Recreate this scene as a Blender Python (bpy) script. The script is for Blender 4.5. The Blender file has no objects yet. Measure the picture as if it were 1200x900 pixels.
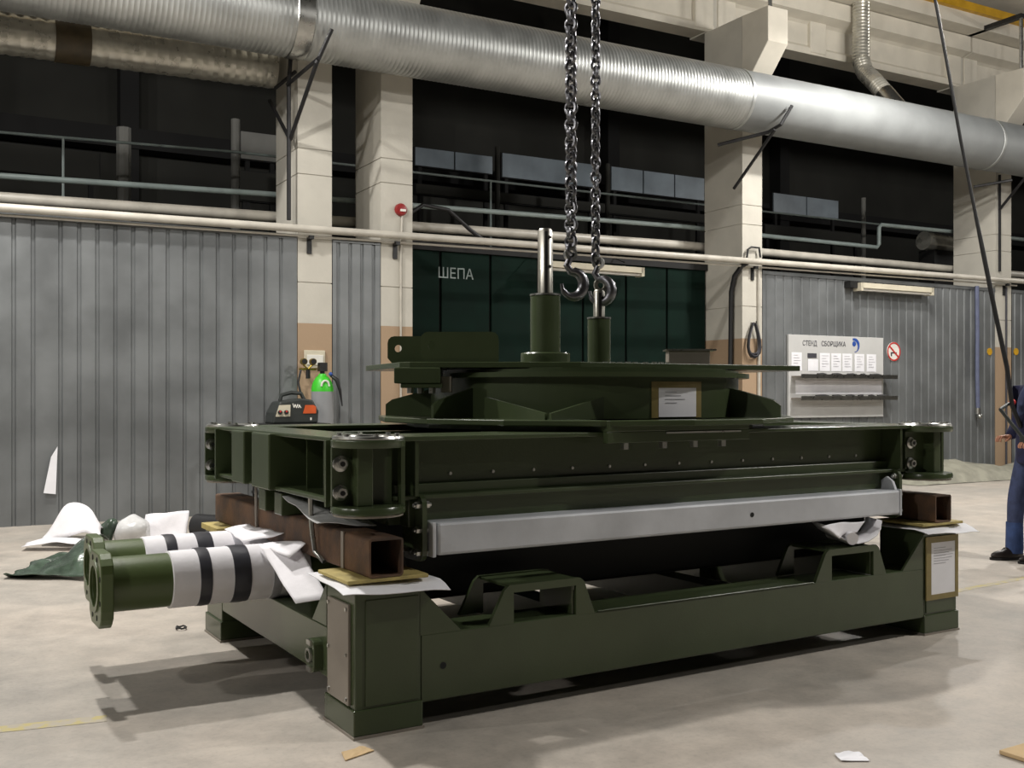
import bpy, bmesh, math, random
from mathutils import Vector, Matrix, noise
random.seed(7)
D = bpy.data; S = bpy.context.scene; COL = S.collection
PI = math.pi

# ------------------------------------------------------------------ camera
FPX = 1220.0; HORIZON = 462.0
CAM = Vector((-1.7433, -4.2124, 1.5))
FW = Vector((0.51661, 0.85622, 0)); RT = Vector((0.85622, -0.51661, 0))
cam = D.cameras.new('camera'); cam.sensor_width = 36; cam.lens = FPX/1200*36
cam.shift_y = (HORIZON-450)/1200; cam.clip_end = 200; cam.clip_start = .05
co = D.objects.new('camera', cam); COL.objects.link(co); co.location = CAM
co.rotation_euler = (PI/2, 0, -math.atan2(FW.x, FW.y)); S.camera = co

# ------------------------------------------------------------------ frames: world (machine), hall, turntable
WA = math.radians(-1.75)
HALL = Matrix.Translation((-.623, 8.812, 0)) @ Matrix.Rotation(WA, 4, 'Z')
WORLD = Matrix.Identity(4)
TURN = Matrix.Translation((2.06, 1.215, 0)) @ Matrix.Rotation(math.atan2(RT.y, RT.x), 4, 'Z')

# ------------------------------------------------------------------ world, exposure, lamps
w = D.worlds.new('world'); S.world = w; w.use_nodes = True
w.node_tree.nodes['Background'].inputs[0].default_value = (.5, .52, .55, 1)
w.node_tree.nodes['Background'].inputs[1].default_value = .02
S.view_settings.view_transform = 'Standard'; S.view_settings.look = 'None'
S.view_settings.gamma = 1; S.view_settings.exposure = -0.12
S.view_settings.use_curve_mapping = False
S.cycles.max_bounces = 6; S.cycles.use_denoising = True

def lamp(u, v, z, down, around, size=.3, col=(1, .965, .915)):
    """a high-bay reflector lamp: light thrown down by the reflector, and light leaking around"""
    for kind, e in (('AREA', down), ('POINT', around)):
        if not e: continue
        l = D.lights.new('high_bay_lamp', kind); l.energy = e; l.color = col
        if kind == 'AREA': l.shape = 'DISK'; l.size = size
        else: l.shadow_soft_size = size/2
        o = D.objects.new('high_bay_lamp', l); COL.objects.link(o)
        o.location = HALL @ Vector((u, v, z+(.0 if kind == 'AREA' else .05)))
# two rows of high-bay lamps along the hall (one near the crane beam, one further out) and open lamps over the rest of the hall
LAMPS = [(-.1, -2.4, 7.3, 330, 260), (12.4, -3.0, 7.4, 330, 230), (-.2, -5.5, 7.3, 330, 260), (13.0, -5.5, 7.3, 330, 260),
         (-11.0, -6.0, 7.3, 0, 1300), (26.0, -4.0, 7.3, 0, 800), (9.5, -11.8, 7.3, 420, 520), (-8.5, -11.5, 7.3, 0, 1050), (14.0, -16.0, 7.3, 0, 700)]
for a in LAMPS: lamp(*a)

# ------------------------------------------------------------------ materials
def lin(c):
    return tuple(((x/255)/12.92 if x/255 <= .04045 else ((x/255+.055)/1.055)**2.4) for x in c)
MATS = {}
def mat(name, rgb, rough=.5, metal=0, var=.12, scale=6, bump=0, bscale=60, spec=.5, coat=0, rvar=.1, col2=None, thr=None, emit=0):
    m = D.materials.new(name); m.use_nodes = True; nt = m.node_tree; b = nt.nodes['Principled BSDF']
    c = lin(rgb)
    tc = nt.nodes.new('ShaderNodeTexCoord')
    n = nt.nodes.new('ShaderNodeTexNoise'); n.inputs['Scale'].default_value = scale; n.inputs['Detail'].default_value = 5
    nt.links.new(tc.outputs['Object'], n.inputs['Vector'])
    r = nt.nodes.new('ShaderNodeValToRGB')
    lo = [x*(1-var) for x in c]; hi = [min(1, x*(1+var)) for x in c]
    if col2: lo = lin(col2); hi = c
    r.color_ramp.elements[0].position = .35 if thr is None else thr-.06
    r.color_ramp.elements[1].position = .65 if thr is None else thr+.06
    r.color_ramp.elements[0].color = (*lo, 1); r.color_ramp.elements[1].color = (*hi, 1)
    nt.links.new(n.outputs['Fac'], r.inputs['Fac']); nt.links.new(r.outputs['Color'], b.inputs['Base Color'])
    b.inputs['Metallic'].default_value = metal
    mr = nt.nodes.new('ShaderNodeMapRange'); mr.inputs['To Min'].default_value = max(.02, rough-rvar*rough); mr.inputs['To Max'].default_value = min(1, rough+rvar*rough)
    nt.links.new(n.outputs['Fac'], mr.inputs['Value']); nt.links.new(mr.outputs['Result'], b.inputs['Roughness'])
    b.inputs['Specular IOR Level'].default_value = spec
    if coat: b.inputs['Coat Weight'].default_value = coat; b.inputs['Coat Roughness'].default_value = .15
    if bump:
        n2 = nt.nodes.new('ShaderNodeTexNoise'); n2.inputs['Scale'].default_value = bscale; n2.inputs['Detail'].default_value = 3
        nt.links.new(tc.outputs['Object'], n2.inputs['Vector'])
        bp = nt.nodes.new('ShaderNodeBump'); bp.inputs['Strength'].default_value = bump; bp.inputs['Distance'].default_value = .01
        nt.links.new(n2.outputs['Fac'], bp.inputs['Height']); nt.links.new(bp.outputs['Normal'], b.inputs['Normal'])
    if emit:
        b.inputs['Emission Color'].default_value = (*c, 1); b.inputs['Emission Strength'].default_value = emit
    MATS[name] = m; return m
green = mat('olive_paint', (63, 73, 49), .25, var=.08, scale=3, bump=.05, bscale=90)
green_pipe = mat('grass_green_paint', (82, 96, 58), .36, var=.08, scale=3, bump=.05)
steel = mat('bright_steel', (190, 190, 186), .28, 1, .1, 12)
chrome = mat('polished_rod', (205, 202, 192), .32, 1, .06, 8)
dark_steel = mat('dark_steel', (52, 52, 52), .45, .6, .2, 10)
chain_steel = mat('chain_steel', (118, 118, 122), .34, 1, .15, 20)
silver = mat('silver_primer', (196, 199, 204), .42, .15, .12, 3, .04)
rust = mat('rusty_steel', (108, 80, 58), .75, .1, .3, 7, .25, 80, col2=(72, 57, 47))
ply = mat('yellow_plywood', (172, 156, 96), .7, 0, .2, 10)
paper = mat('white_paper', (232, 232, 236), .8, 0, .03, 8)
foam = mat('white_foam_sheet', (238, 236, 240), .75, 0, .04, 12, .1, 60)
film = mat('clear_film', (205, 205, 205), .22, 0, .08, 12)
tape_black = mat('black_tape', (60, 60, 66), .35, 0, .15, 12)
tape_grey = mat('grey_tape', (172, 172, 178), .3, .2, .1, 12)
tape_yellow = mat('yellow_tape', (132, 118, 70), .4, 0, .1, 12)
black = mat('black_rubber', (24, 24, 26), .5, 0, .2, 10)
black_film = mat('dark_green_film', (66, 80, 68), .22, 0, .35, 8, .3, 30)
grey_plate = mat('grey_beige_plate', (140, 132, 122), .5, .1, .06, 5)
galv = mat('galvanised_sheet', (122, 125, 126), .42, .45, .18, 1.4, .02, 40, rvar=.35)
duct_m = mat('spiral_duct_zinc', (176, 178, 176), .40, .7, .1, 3, .05, 40, rvar=.3)
duct_flex = mat('aluminium_flex', (196, 193, 182), .28, .6, .15, 6)
concrete_beam = mat('cream_painted_concrete', (208, 202, 188), .8, 0, .06, 2.5, .1, 30)
pipe_cream = mat('cream_pipe_paint', (186, 181, 170), .38, 0, .1, 4)
pipe_teal = mat('pale_pipe_paint', (140, 152, 150), .4, 0, .1, 4)
gate_m = mat('dark_green_gate', (12, 30, 24), .8, 0, .15, 3, spec=.12)
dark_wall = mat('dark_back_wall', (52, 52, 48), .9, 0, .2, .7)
dark_beam = mat('near_black_steel', (26, 26, 26), .8, 0, .2, 2)  # plain near-black tone for framing, legs and gate header
window_m = mat('dull_window_pane', (140, 152, 162), .35, 0, .2, 1.2)
mezz_panel = mat('grey_mezzanine_panel', (128, 128, 124), .7, 0, .15, 1.5)
yellow_paint = mat('yellow_rail_paint', (196, 150, 30), .5, 0, .12, 5)
red_paint = mat('red_plastic', (140, 34, 34), .4, 0, .1, 5)
white_paint = mat('white_plastic', (222, 220, 212), .45, 0, .05, 6)
cream_plastic = mat('cream_lamp_housing', (200, 193, 172), .5, 0, .06, 5)
board_m = mat('white_board', (190, 190, 188), .5, 0, .03, 4)
blue_paint = mat('blue_print', (36, 74, 150), .5, 0, .05, 5)
ink = mat('dark_print', (60, 60, 66), .6, 0, .1, 5)
navy = mat('navy_jacket', (34, 36, 66), .9, 0, .25, 14, .3, 60)
trouser = mat('grey_blue_trousers', (58, 67, 98), .9, 0, .2, 14, .3, 60)
denim = mat('blue_denim', (56, 76, 120), .9, 0, .2, 14, .3, 60)
skin = mat('skin', (176, 124, 98), .55, 0, .06, 20)
hair_m = mat('dark_hair', (40, 32, 28), .7, 0, .2, 40, .4, 90)
shoe_m = mat('dark_leather', (42, 36, 34), .4, 0, .2, 14)
eye_m = mat('eye_white', (225, 222, 216), .3, 0, .02, 5)
gas_green = mat('bright_green_paint', (60, 190, 40), .4, 0, .05, 5)
gas_grey = mat('cylinder_grey', (142, 144, 146), .45, 0, .06, 4)
brass = mat('brass', (150, 130, 60), .35, .9, .15, 10)
charcoal = mat('charcoal_plastic', (44, 48, 46), .45, 0, .12, 8)
orange = mat('orange_plastic', (196, 84, 34), .45, 0, .08, 8)
tarp_m = mat('grey_green_tarp', (140, 138, 124), .6, 0, .18, 5, .2, 25)
card = mat('cardboard', (190, 164, 124), .8, 0, .08, 8)
sign_red = mat('sign_red', (190, 50, 46), .5, 0, .05, 5)
filler_m = mat('underside_shade_black', (20, 21, 20), .7, 0, .2, 3)  # black stands in for the shade under the machine frame
duct_s = mat('smooth_duct_zinc', (138, 141, 141), .55, .25, .08, 2, .03, 30)
brown_wrap = mat('brown_wrap', (74, 64, 46), .5, 0, .2, 8)
gap_m = mat('deep_shadow_joint', (14, 18, 16), .8, 0, .1, 5)

def pillar_material():
    m = mat('pillar_paint', (190, 186, 175), .75, 0, .06, 2.2, .15, 22)
    nt = m.node_tree; b = nt.nodes['Principled BSDF']
    src = b.inputs['Base Color'].links[0].from_socket
    tc = nt.nodes.new('ShaderNodeTexCoord'); sp = nt.nodes.new('ShaderNodeSeparateXYZ'); nt.links.new(tc.outputs['Object'], sp.inputs[0])
    nz = nt.nodes.new('ShaderNodeTexNoise'); nz.inputs['Scale'].default_value = 1.6; nt.links.new(tc.outputs['Object'], nz.inputs['Vector'])
    lt = nt.nodes.new('ShaderNodeMath'); lt.operation = 'LESS_THAN'; lt.inputs[1].default_value = 2.42; nt.links.new(sp.outputs['Z'], lt.inputs[0])
    mx = nt.nodes.new('ShaderNodeMix'); mx.data_type = 'RGBA'
    mx.inputs['B'].default_value = (*lin((164, 140, 114)), 1)
    nt.links.new(lt.outputs[0], mx.inputs['Factor']); nt.links.new(src, mx.inputs['A']); nt.links.new(mx.outputs['Result'], b.inputs['Base Color'])
    return m
pillar_m = pillar_material()

def floor_material():
    m = D.materials.new('concrete_floor'); m.use_nodes = True; nt = m.node_tree; b = nt.nodes['Principled BSDF']
    tc = nt.nodes.new('ShaderNodeTexCoord')
    def N(scale, detail=6, rough=.6):
        n = nt.nodes.new('ShaderNodeTexNoise'); n.inputs['Scale'].default_value = scale; n.inputs['Detail'].default_value = detail; n.inputs['Roughness'].default_value = rough
        nt.links.new(tc.outputs['Object'], n.inputs['Vector']); return n
    a, c, f = N(.55), N(3.2, 8, .7), N(40, 4)
    r1 = nt.nodes.new('ShaderNodeValToRGB'); e = r1.color_ramp.elements
    e[0].position = .36; e[0].color = (*lin((166, 161, 153)), 1); e[1].position = .62; e[1].color = (*lin((184, 175, 164)), 1)
    nt.links.new(a.outputs['Fac'], r1.inputs['Fac'])
    r2 = nt.nodes.new('ShaderNodeValToRGB'); e = r2.color_ramp.elements
    e[0].position = .3; e[0].color = (.74, .74, .74, 1); e[1].position = .62; e[1].color = (1.05, 1.04, 1.03, 1)
    nt.links.new(c.outputs['Fac'], r2.inputs['Fac'])
    r3 = nt.nodes.new('ShaderNodeValToRGB'); e = r3.color_ramp.elements
    e[0].position = .25; e[0].color = (.86, .86, .86, 1); e[1].position = .5; e[1].color = (1, 1, 1, 1)
    nt.links.new(f.outputs['Fac'], r3.inputs['Fac'])
    def mul(p, q):
        x = nt.nodes.new('ShaderNodeMix'); x.data_type = 'RGBA'; x.blend_type = 'MULTIPLY'; x.inputs['Factor'].default_value = 1
        nt.links.new(p, x.inputs['A']); nt.links.new(q, x.inputs['B']); return x.outputs['Result']
    nt.links.new(mul(mul(r1.outputs['Color'], r2.outputs['Color']), r3.outputs['Color']), b.inputs['Base Color'])
    mr = nt.nodes.new('ShaderNodeMapRange'); mr.inputs['To Min'].default_value = .38; mr.inputs['To Max'].default_value = .72
    nt.links.new(c.outputs['Fac'], mr.inputs['Value']); nt.links.new(mr.outputs['Result'], b.inputs['Roughness'])
    bp = nt.nodes.new('ShaderNodeBump'); bp.inputs['Strength'].default_value = .08; bp.inputs['Distance'].default_value = .01
    nt.links.new(f.outputs['Fac'], bp.inputs['Height']); nt.links.new(bp.outputs['Normal'], b.inputs['Normal'])
    return m
floor_m = floor_material()

# ------------------------------------------------------------------ geometry helpers
class MB:
    def __init__(s): s.v = []; s.f = []
    def add(s, vs, fs):
        o = len(s.v); s.v += [Vector(p) for p in vs]; s.f += [tuple(i+o for i in f) for f in fs]; return s
    def box(s, x0, x1, y0, y1, z0, z1):
        return s.add([(x0,y0,z0),(x1,y0,z0),(x1,y1,z0),(x0,y1,z0),(x0,y0,z1),(x1,y0,z1),(x1,y1,z1),(x0,y1,z1)],
                     [(0,3,2,1),(4,5,6,7),(0,1,5,4),(1,2,6,5),(2,3,7,6),(3,0,4,7)])
    def prism(s, poly, axis, a0, a1):
        # poly in the two remaining axes, extruded along axis
        def P(p, a):
            return (a, p[0], p[1]) if axis == 'x' else (p[0], a, p[1]) if axis == 'y' else (p[0], p[1], a)
        n = len(poly)
        vs = [P(p, a0) for p in poly]+[P(p, a1) for p in poly]
        return s.add(vs, [tuple(range(n)), tuple(range(2*n-1, n-1, -1))]+[((i+1) % n, i, n+i, n+(i+1) % n) for i in range(n)])
    def plate_hole(s, outer, inner, axis, a0, a1):
        # outer and inner polygons with the same number of points
        def P(p, a):
            return (a, p[0], p[1]) if axis == 'x' else (p[0], a, p[1]) if axis == 'y' else (p[0], p[1], a)
        n = len(outer); vs = []
        for a in (a0, a1): vs += [P(p, a) for p in outer]+[P(p, a) for p in inner]
        fs = []
        for i in range(n):
            j = (i+1) % n
            fs += [(i, j, n+j, n+i), (2*n+j, 2*n+i, 3*n+i, 3*n+j), (j, i, 2*n+i, 2*n+j), (n+i, n+j, 3*n+j, 3*n+i)]
        return s.add(vs, fs)
    def cyl(s, p0, p1, r0, n=16, r1=None, caps=True):
        p0 = Vector(p0); p1 = Vector(p1); r1 = r0 if r1 is None else r1
        d = (p1-p0).normalized(); a = d.orthogonal().normalized(); b = d.cross(a)
        vs = []
        for p, r in ((p0, r0), (p1, r1)):
            vs += [p+(a*math.cos(2*PI*i/n)+b*math.sin(2*PI*i/n))*r for i in range(n)]
        fs = [(i, (i+1) % n, n+(i+1) % n, n+i) for i in range(n)]
        if caps: fs += [tuple(range(n-1, -1, -1)), tuple(range(n, 2*n))]
        return s.add(vs, fs)
    def lathe(s, prof, p0, axis=(0,0,1), n=24, close=False):
        # prof: list of (radius, height along axis)
        p0 = Vector(p0); d = Vector(axis).normalized(); a = d.orthogonal().normalized(); b = d.cross(a); vs = []
        for r, h in prof:
            vs += [p0+d*h+(a*math.cos(2*PI*i/n)+b*math.sin(2*PI*i/n))*r for i in range(n)]
        m = len(prof); fs = []
        for k in range(m if close else m-1):
            k2 = (k+1) % m
            fs += [(k*n+i, k*n+(i+1) % n, k2*n+(i+1) % n, k2*n+i) for i in range(n)]
        if not close:
            if prof[0][0] > 1e-5: fs.append(tuple(range(n-1, -1, -1)))
            if prof[-1][0] > 1e-5: fs.append(tuple((m-1)*n+i for i in range(n)))
        return s.add(vs, fs)
    def tube(s, pts, r, n=8, closed=False, caps=True):
        pts = [Vector(p) for p in pts]; m = len(pts); vs = []; ref = None
        rr = r if isinstance(r, (list, tuple)) else [r]*m
        for k in range(m):
            if closed: t = pts[(k+1) % m]-pts[k-1]
            else: t = pts[min(k+1, m-1)]-pts[max(k-1, 0)]
            t.normalize()
            if ref is None: ref = t.orthogonal().normalized()
            a = (ref-t*ref.dot(t)); a = a.normalized() if a.length > 1e-6 else t.orthogonal().normalized(); ref = a; b = t.cross(a)
            vs += [pts[k]+(a*math.cos(2*PI*i/n)+b*math.sin(2*PI*i/n))*rr[k] for i in range(n)]
        fs = []
        for k in range(m if closed else m-1):
            k2 = (k+1) % m
            fs += [(k*n+i, k*n+(i+1) % n, k2*n+(i+1) % n, k2*n+i) for i in range(n)]
        if not closed and caps: fs += [tuple(range(n-1, -1, -1)), tuple((m-1)*n+i for i in range(n))]
        return s.add(vs, fs)
    def ball(s, c, r, n=12, m=8, sc=(1,1,1)):
        c = Vector(c); vs = [c+Vector((0,0,-r*sc[2]))]
        for j in range(1, m):
            t = -PI/2+PI*j/m
            vs += [c+Vector((r*sc[0]*math.cos(t)*math.cos(2*PI*i/n), r*sc[1]*math.cos(t)*math.sin(2*PI*i/n), r*sc[2]*math.sin(t))) for i in range(n)]
        vs.append(c+Vector((0,0,r*sc[2]))); fs = []
        fs += [(0, 1+(i+1) % n, 1+i) for i in range(n)]
        for j in range(m-2):
            fs += [(1+j*n+i, 1+j*n+(i+1) % n, 1+(j+1)*n+(i+1) % n, 1+(j+1)*n+i) for i in range(n)]
        L = 1+(m-2)*n
        fs += [(L+i, L+(i+1) % n, len(vs)-1) for i in range(n)]
        return s.add(vs, fs)
    def patch(s, c00, c10, c11, c01, nx, ny, fn=None):
        c00, c10, c11, c01 = map(Vector, (c00, c10, c11, c01)); vs = []
        for j in range(ny+1):
            for i in range(nx+1):
                a, b = i/nx, j/ny
                p = (c00*(1-a)+c10*a)*(1-b)+(c01*(1-a)+c11*a)*b
                if fn: p = p+Vector(fn(a, b, p))
                vs.append(p)
        W = nx+1
        return s.add(vs, [(j*W+i, j*W+i+1, (j+1)*W+i+1, (j+1)*W+i) for j in range(ny) for i in range(nx)])
    def xf(s, M):
        s.v = [M @ p for p in s.v]; return s
    def build(s, name, m, parent=None, smooth=False, bevel=0, solid=0, loc=None, sub=0):
        """vertices are in the frame of the parent thing (frame coords); origin at the thing's base"""
        base = Vector((0,0,0)); fr = WORLD
        if parent is not None: base = Vector(parent.get('_b', (0,0,0)))
        elif loc is not None: base = Vector(loc)
        me = D.meshes.new(name)
        me.from_pydata([p-base for p in s.v], [], s.f)
        bm = bmesh.new(); bm.from_mesh(me); bmesh.ops.recalc_face_normals(bm, faces=bm.faces)
        bm.to_mesh(me); bm.free(); me.update()
        if smooth:
            me.shade_smooth()
            try: me.set_sharp_from_angle(angle=math.radians(40))
            except Exception: pass
        o = D.objects.new(name, me); COL.objects.link(o)
        if m: me.materials.append(m)
        if parent is not None:
            o.parent = parent; o['_b'] = tuple(base)
        if solid:
            k = o.modifiers.new('solid', 'SOLIDIFY'); k.thickness = solid
        if bevel:
            k = o.modifiers.new('bevel', 'BEVEL'); k.width = bevel; k.segments = 2; k.limit_method = 'ANGLE'; k.angle_limit = math.radians(50)
        if sub:
            k = o.modifiers.new('sub', 'SUBSURF'); k.levels = sub; k.render_levels = sub
        return o

def tag(o, label=None, cat=None, group=None, kind=None):
    if label: o['label'] = label
    if cat: o['category'] = cat
    if group: o['group'] = group
    if kind: o['kind'] = kind
    return o
def place(o, frame, base):
    o.matrix_world = frame @ Matrix.Translation(Vector(base))
def thing(name, base, label, cat, frame=WORLD, group=None):
    o = D.objects.new(name, None); COL.objects.link(o); o.empty_display_size = .1
    place(o, frame, base); o['_b'] = tuple(base); return tag(o, label, cat, group)
def solo(mb, name, m, base, label, cat, frame=WORLD, group=None, **k):
    o = mb.build(name, m, None, loc=base, **k); place(o, frame, base); o['_b'] = tuple(base)
    return tag(o, label, cat, group)
def struct(name, base, label, frame=HALL):
    o = D.objects.new(name, None); COL.objects.link(o); o.empty_display_size = .1
    place(o, frame, base); o['_b'] = tuple(base); return tag(o, label, None, None, 'structure')
def struct_solo(mb, name, m, base, label, frame=HALL, **k):
    o = mb.build(name, m, None, loc=base, **k); place(o, frame, base); o['_b'] = tuple(base)
    return tag(o, label, None, None, 'structure')
def copy_part(src, parent, off=(0,0,0), rot=None):
    o = src.copy(); COL.objects.link(o); o.parent = parent; o.location = Vector(off)
    if rot is not None: o.rotation_euler = rot
    return o
def text(body, name, m, parent, M, size, extrude=.002, align='LEFT', sx=1.0):
    c = D.curves.new(name, 'FONT'); c.body = body; c.size = size; c.extrude = extrude; c.align_x = align
    t = D.objects.new('tmp', c); COL.objects.link(t)
    dg = bpy.context.evaluated_depsgraph_get(); me = D.meshes.new_from_object(t.evaluated_get(dg)); D.objects.remove(t)
    for v in me.vertices: v.co.x *= sx
    base = Vector(parent.get('_b', (0,0,0)))
    me.transform(Matrix.Translation(-base) @ M)
    me.materials.clear(); me.materials.append(m)
    o = D.objects.new(name, me); COL.objects.link(o); o.parent = parent; o['_b'] = tuple(base); return o
UPRIGHT = Matrix.Rotation(PI/2, 4, 'X')      # text facing -v (the hall side)
def at(px, py, v):
    """a point of the hall on the plane v seen at a pixel of the 1200x900 photograph"""
    r = FW+RT*((px-600)/FPX)+Vector((0, 0, -(py-HORIZON)/FPX))
    Hi = HALL.inverted(); c = Hi @ CAM; d = Hi.to_3x3() @ r
    t = (v-c.y)/d.y; q = c+d*t; return q
def fit_text(body, name, m, parent, u0, z, v, width, size):
    o = text(body, name, m, parent, UPRIGHT, size, .0015)
    base = Vector(parent.get('_b', (0,0,0))); xs = [p.co.x for p in o.data.vertices]; x0 = min(xs); k = width/(max(xs)-x0)
    for p in o.data.vertices:
        q = p.co+base; p.co = Vector((u0+(p.co.x-x0)*k, q.y+v, q.z+z))-base
    return o
def rr(x0, x1, z0, z1, r, n=4):
    """rounded rectangle"""
    P = []
    for cx, cz, a in ((x1-r, z0+r, -PI/2), (x1-r, z1-r, 0), (x0+r, z1-r, PI/2), (x0+r, z0+r, PI)):
        P += [(cx+r*math.cos(a+PI/2*i/n), cz+r*math.sin(a+PI/2*i/n)) for i in range(n+1)]
    return P
def circ(cx, cz, r, n, a0=0): return [(cx+r*math.cos(a0+2*PI*i/n), cz+r*math.sin(a0+2*PI*i/n)) for i in range(n)]
def nz(p, s=1.0, o=0.0): return noise.noise(Vector(p)*s+Vector((o, o*1.7, o*.3)))
def hexhead(mb, c, d, r, h): return mb.cyl(c, Vector(c)+Vector(d)*h, r, 6)
# ================================================================== THE HALL (setting)
o = struct_solo(MB().box(-14, 32, -26, 12, -.1, 0), 'floor', floor_m, (0, -5, 0), 'beige worn concrete hall floor')
struct_solo(MB().box(-14, 32, -26, 12, 11.5, 11.7), 'ceiling', dark_wall, (0, -5, 11.5), 'dark hall ceiling high above')
struct_solo(MB().box(-14.2, -14, -26, 12, 0, 11.5), 'wall_left', dark_wall, (-14, -5, 0), 'end wall of the hall beyond the left edge')
struct_solo(MB().box(32, 32.2, -26, 12, 0, 11.5), 'wall_right', dark_wall, (32, -5, 0), 'far end wall of the hall')
struct_solo(MB().box(-14, 32, -26.2, -26, 0, 11.5), 'wall_front', dark_wall, (0, -26, 0), 'hall wall behind the camera')
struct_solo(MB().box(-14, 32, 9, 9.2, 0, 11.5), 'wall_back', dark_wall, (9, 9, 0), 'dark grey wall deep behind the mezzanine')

# corrugated metal partition between the pillars
def sheet(u0, u1, pitch, z1=3.53, off=0):
    prof = []; u = u0
    k = 0
    prof.append((u0, 0))
    c = u0+off
    while c < u1-.06:
        if c-.03 > u0+.005:
            prof += [(c-.026, 0), (c-.012, .022), (c+.012, .022), (c+.026, 0)]
        c += pitch
    prof.append((u1, 0))
    mb = MB(); n = len(prof)
    vs = [(p[0], p[1], 0.0) for p in prof]+[(p[0], p[1], z1) for p in prof]
    mb.add(vs, [(i, i+1, n+i+1, n+i) for i in range(n-1)])
    return mb
part = struct('wall_partition', (0, 0, 0), 'ribbed galvanised sheet metal partition between the concrete pillars')
for u0, u1, pt in ((-13.9, 3.44, .2), (3.92, 4.59, .165), (11.40, 17.4, .2), (17.92, 31.9, .2)):
    n = max(1, round((u1-u0)/3.0)) if u1-u0 > 4 else 1
    for i in range(n):
        a = u0+(u1-u0)*i/n; b = u0+(u1-u0)*(i+1)/n
        sheet(a, b, pt, off=.08).build('metal_sheet', galv, part, solid=.0012)
    MB().box(u0, u1, -.012, .05, 3.5, 3.56).build('top_rail', galv, part)

# concrete pillars with crane-beam corbels
def pillar(u0, u1, label, grooves):
    p = struct('pillar', ((u0+u1)/2, .47, 0), label)
    zs = [0]+grooves+[7.72]; mb = MB()
    for a, b in zip(zs[:-1], zs[1:]):
        mb.box(u0, u1, 0, .95, a+(.006 if a else 0), b-.006)
        if a: mb.box(u0+.012, u1-.012, .012, .94, a-.006, a+.006)
    mb.build('shaft', pillar_m, p)
    MB().box(u0, u1, .93, 1.35, 7.72, 11.5).build('upper_shaft', pillar_m, p)
    MB().prism([(0.02, 6.45), (-.6, 7.14), (-.6, 7.70), (.02, 7.72)], 'x', u0, u1).build('corbel', concrete_beam, p, bevel=.012)
    return p
pillar(3.45, 3.91, 'cream painted concrete pillar with tan lower paint and power socket', [2.95, 4.35, 4.68])
pillar(4.60, 5.06, 'concrete pillar carrying the red alarm bell', [2.95, 4.35, 4.68])
pillar(10.96, 11.39, 'concrete pillar with the cable coil, right of the dark green gate', [2.95, 4.3, 4.62])
pillar(17.42, 17.90, 'concrete pillar nearest the worker', [2.95, 4.3, 4.62])
pillar(-4.0, -3.55, 'concrete pillar beyond the left edge', [2.95, 4.3])

# dark green gate in the deep bay
g = struct('door_1', (8, .9, 0), 'dark green boarded gate between two concrete pillars')
u = 5.07; k = 0
while u < 10.94:
    u2 = min(u+.84, 10.95)
    MB().box(u+.02, u2-.02, .90, .95, 0.02, 3.62).build('gate_panel', gate_m, g, bevel=.008); u += .84
MB().box(5.07, 10.95, .95, .99, 0, 3.62).build('gate_backing', gap_m, g)
MB().box(5.06, 10.96, .86, .99, 3.62, 3.74).build('gate_header', dark_beam, g)
text('ШЕПА', 'lettering', pipe_teal, g, Matrix.Translation((5.86, .897, 3.225)) @ UPRIGHT, .22, .002, sx=.92)

# mezzanine behind the partition
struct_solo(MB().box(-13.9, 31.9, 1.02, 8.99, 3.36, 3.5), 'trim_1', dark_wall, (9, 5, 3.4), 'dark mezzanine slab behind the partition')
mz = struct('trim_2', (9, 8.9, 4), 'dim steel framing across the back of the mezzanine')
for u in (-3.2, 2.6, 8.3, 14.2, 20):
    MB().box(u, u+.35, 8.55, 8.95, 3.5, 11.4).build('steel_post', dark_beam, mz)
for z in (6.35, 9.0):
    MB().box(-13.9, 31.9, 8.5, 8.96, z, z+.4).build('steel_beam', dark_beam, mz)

# ceiling-high crane beam along the pillars
cb = struct('trim_3', (9, .9, 8), 'cream concrete crane beam resting on the pillar corbels')
for u0, u1 in ((-13.9, -3.8), (-3.76, 4.22), (4.26, 11.14), (11.2, 17.62), (17.68, 31.9)):
    b = MB().prism([(.92, 7.74), (1.3, 7.74), (1.3, 8.7), (.70, 8.7), (.70, 8.40), (.92, 8.34), (.98, 8.3), (.98, 7.92), (.92, 7.86)], 'x', u0, u1).build('beam_segment', concrete_beam, cb)
    for r0 in (u0+.02, u1-.42, (u0+u1)/2-1.0):
        MB().box(r0, r0+.4, .90, 1.0, 7.78, 8.36).build('stiffening_rib', concrete_beam, cb, bevel=.02)
MB().box(-13.9, 31.9, .34, 1.3, 8.72, 8.98).build('upper_beam', concrete_beam, cb)
MB().box(-13.9, 31.9, .24, .36, 8.98, 9.14).build('yellow_rail', yellow_paint, cb)
MB().box(-13.9, 31.9, .2, .9, 9.45, 9.6).build('walkway_edge', concrete_beam, cb)
for u in (11.17, 17.6):
    MB().cyl((u, -.42, 7.7), (u, -.42, 8.75), .035, 10).build('support_rod', steel, cb)
    MB().box(u-.09, u+.09, -.5, -.34, 7.68, 7.72).build('rod_foot', dark_steel, cb)
    MB().box(u-.06, u+.06, -.46, .8, 8.72, 8.80).build('rod_bracket', dark_steel, cb)

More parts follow.
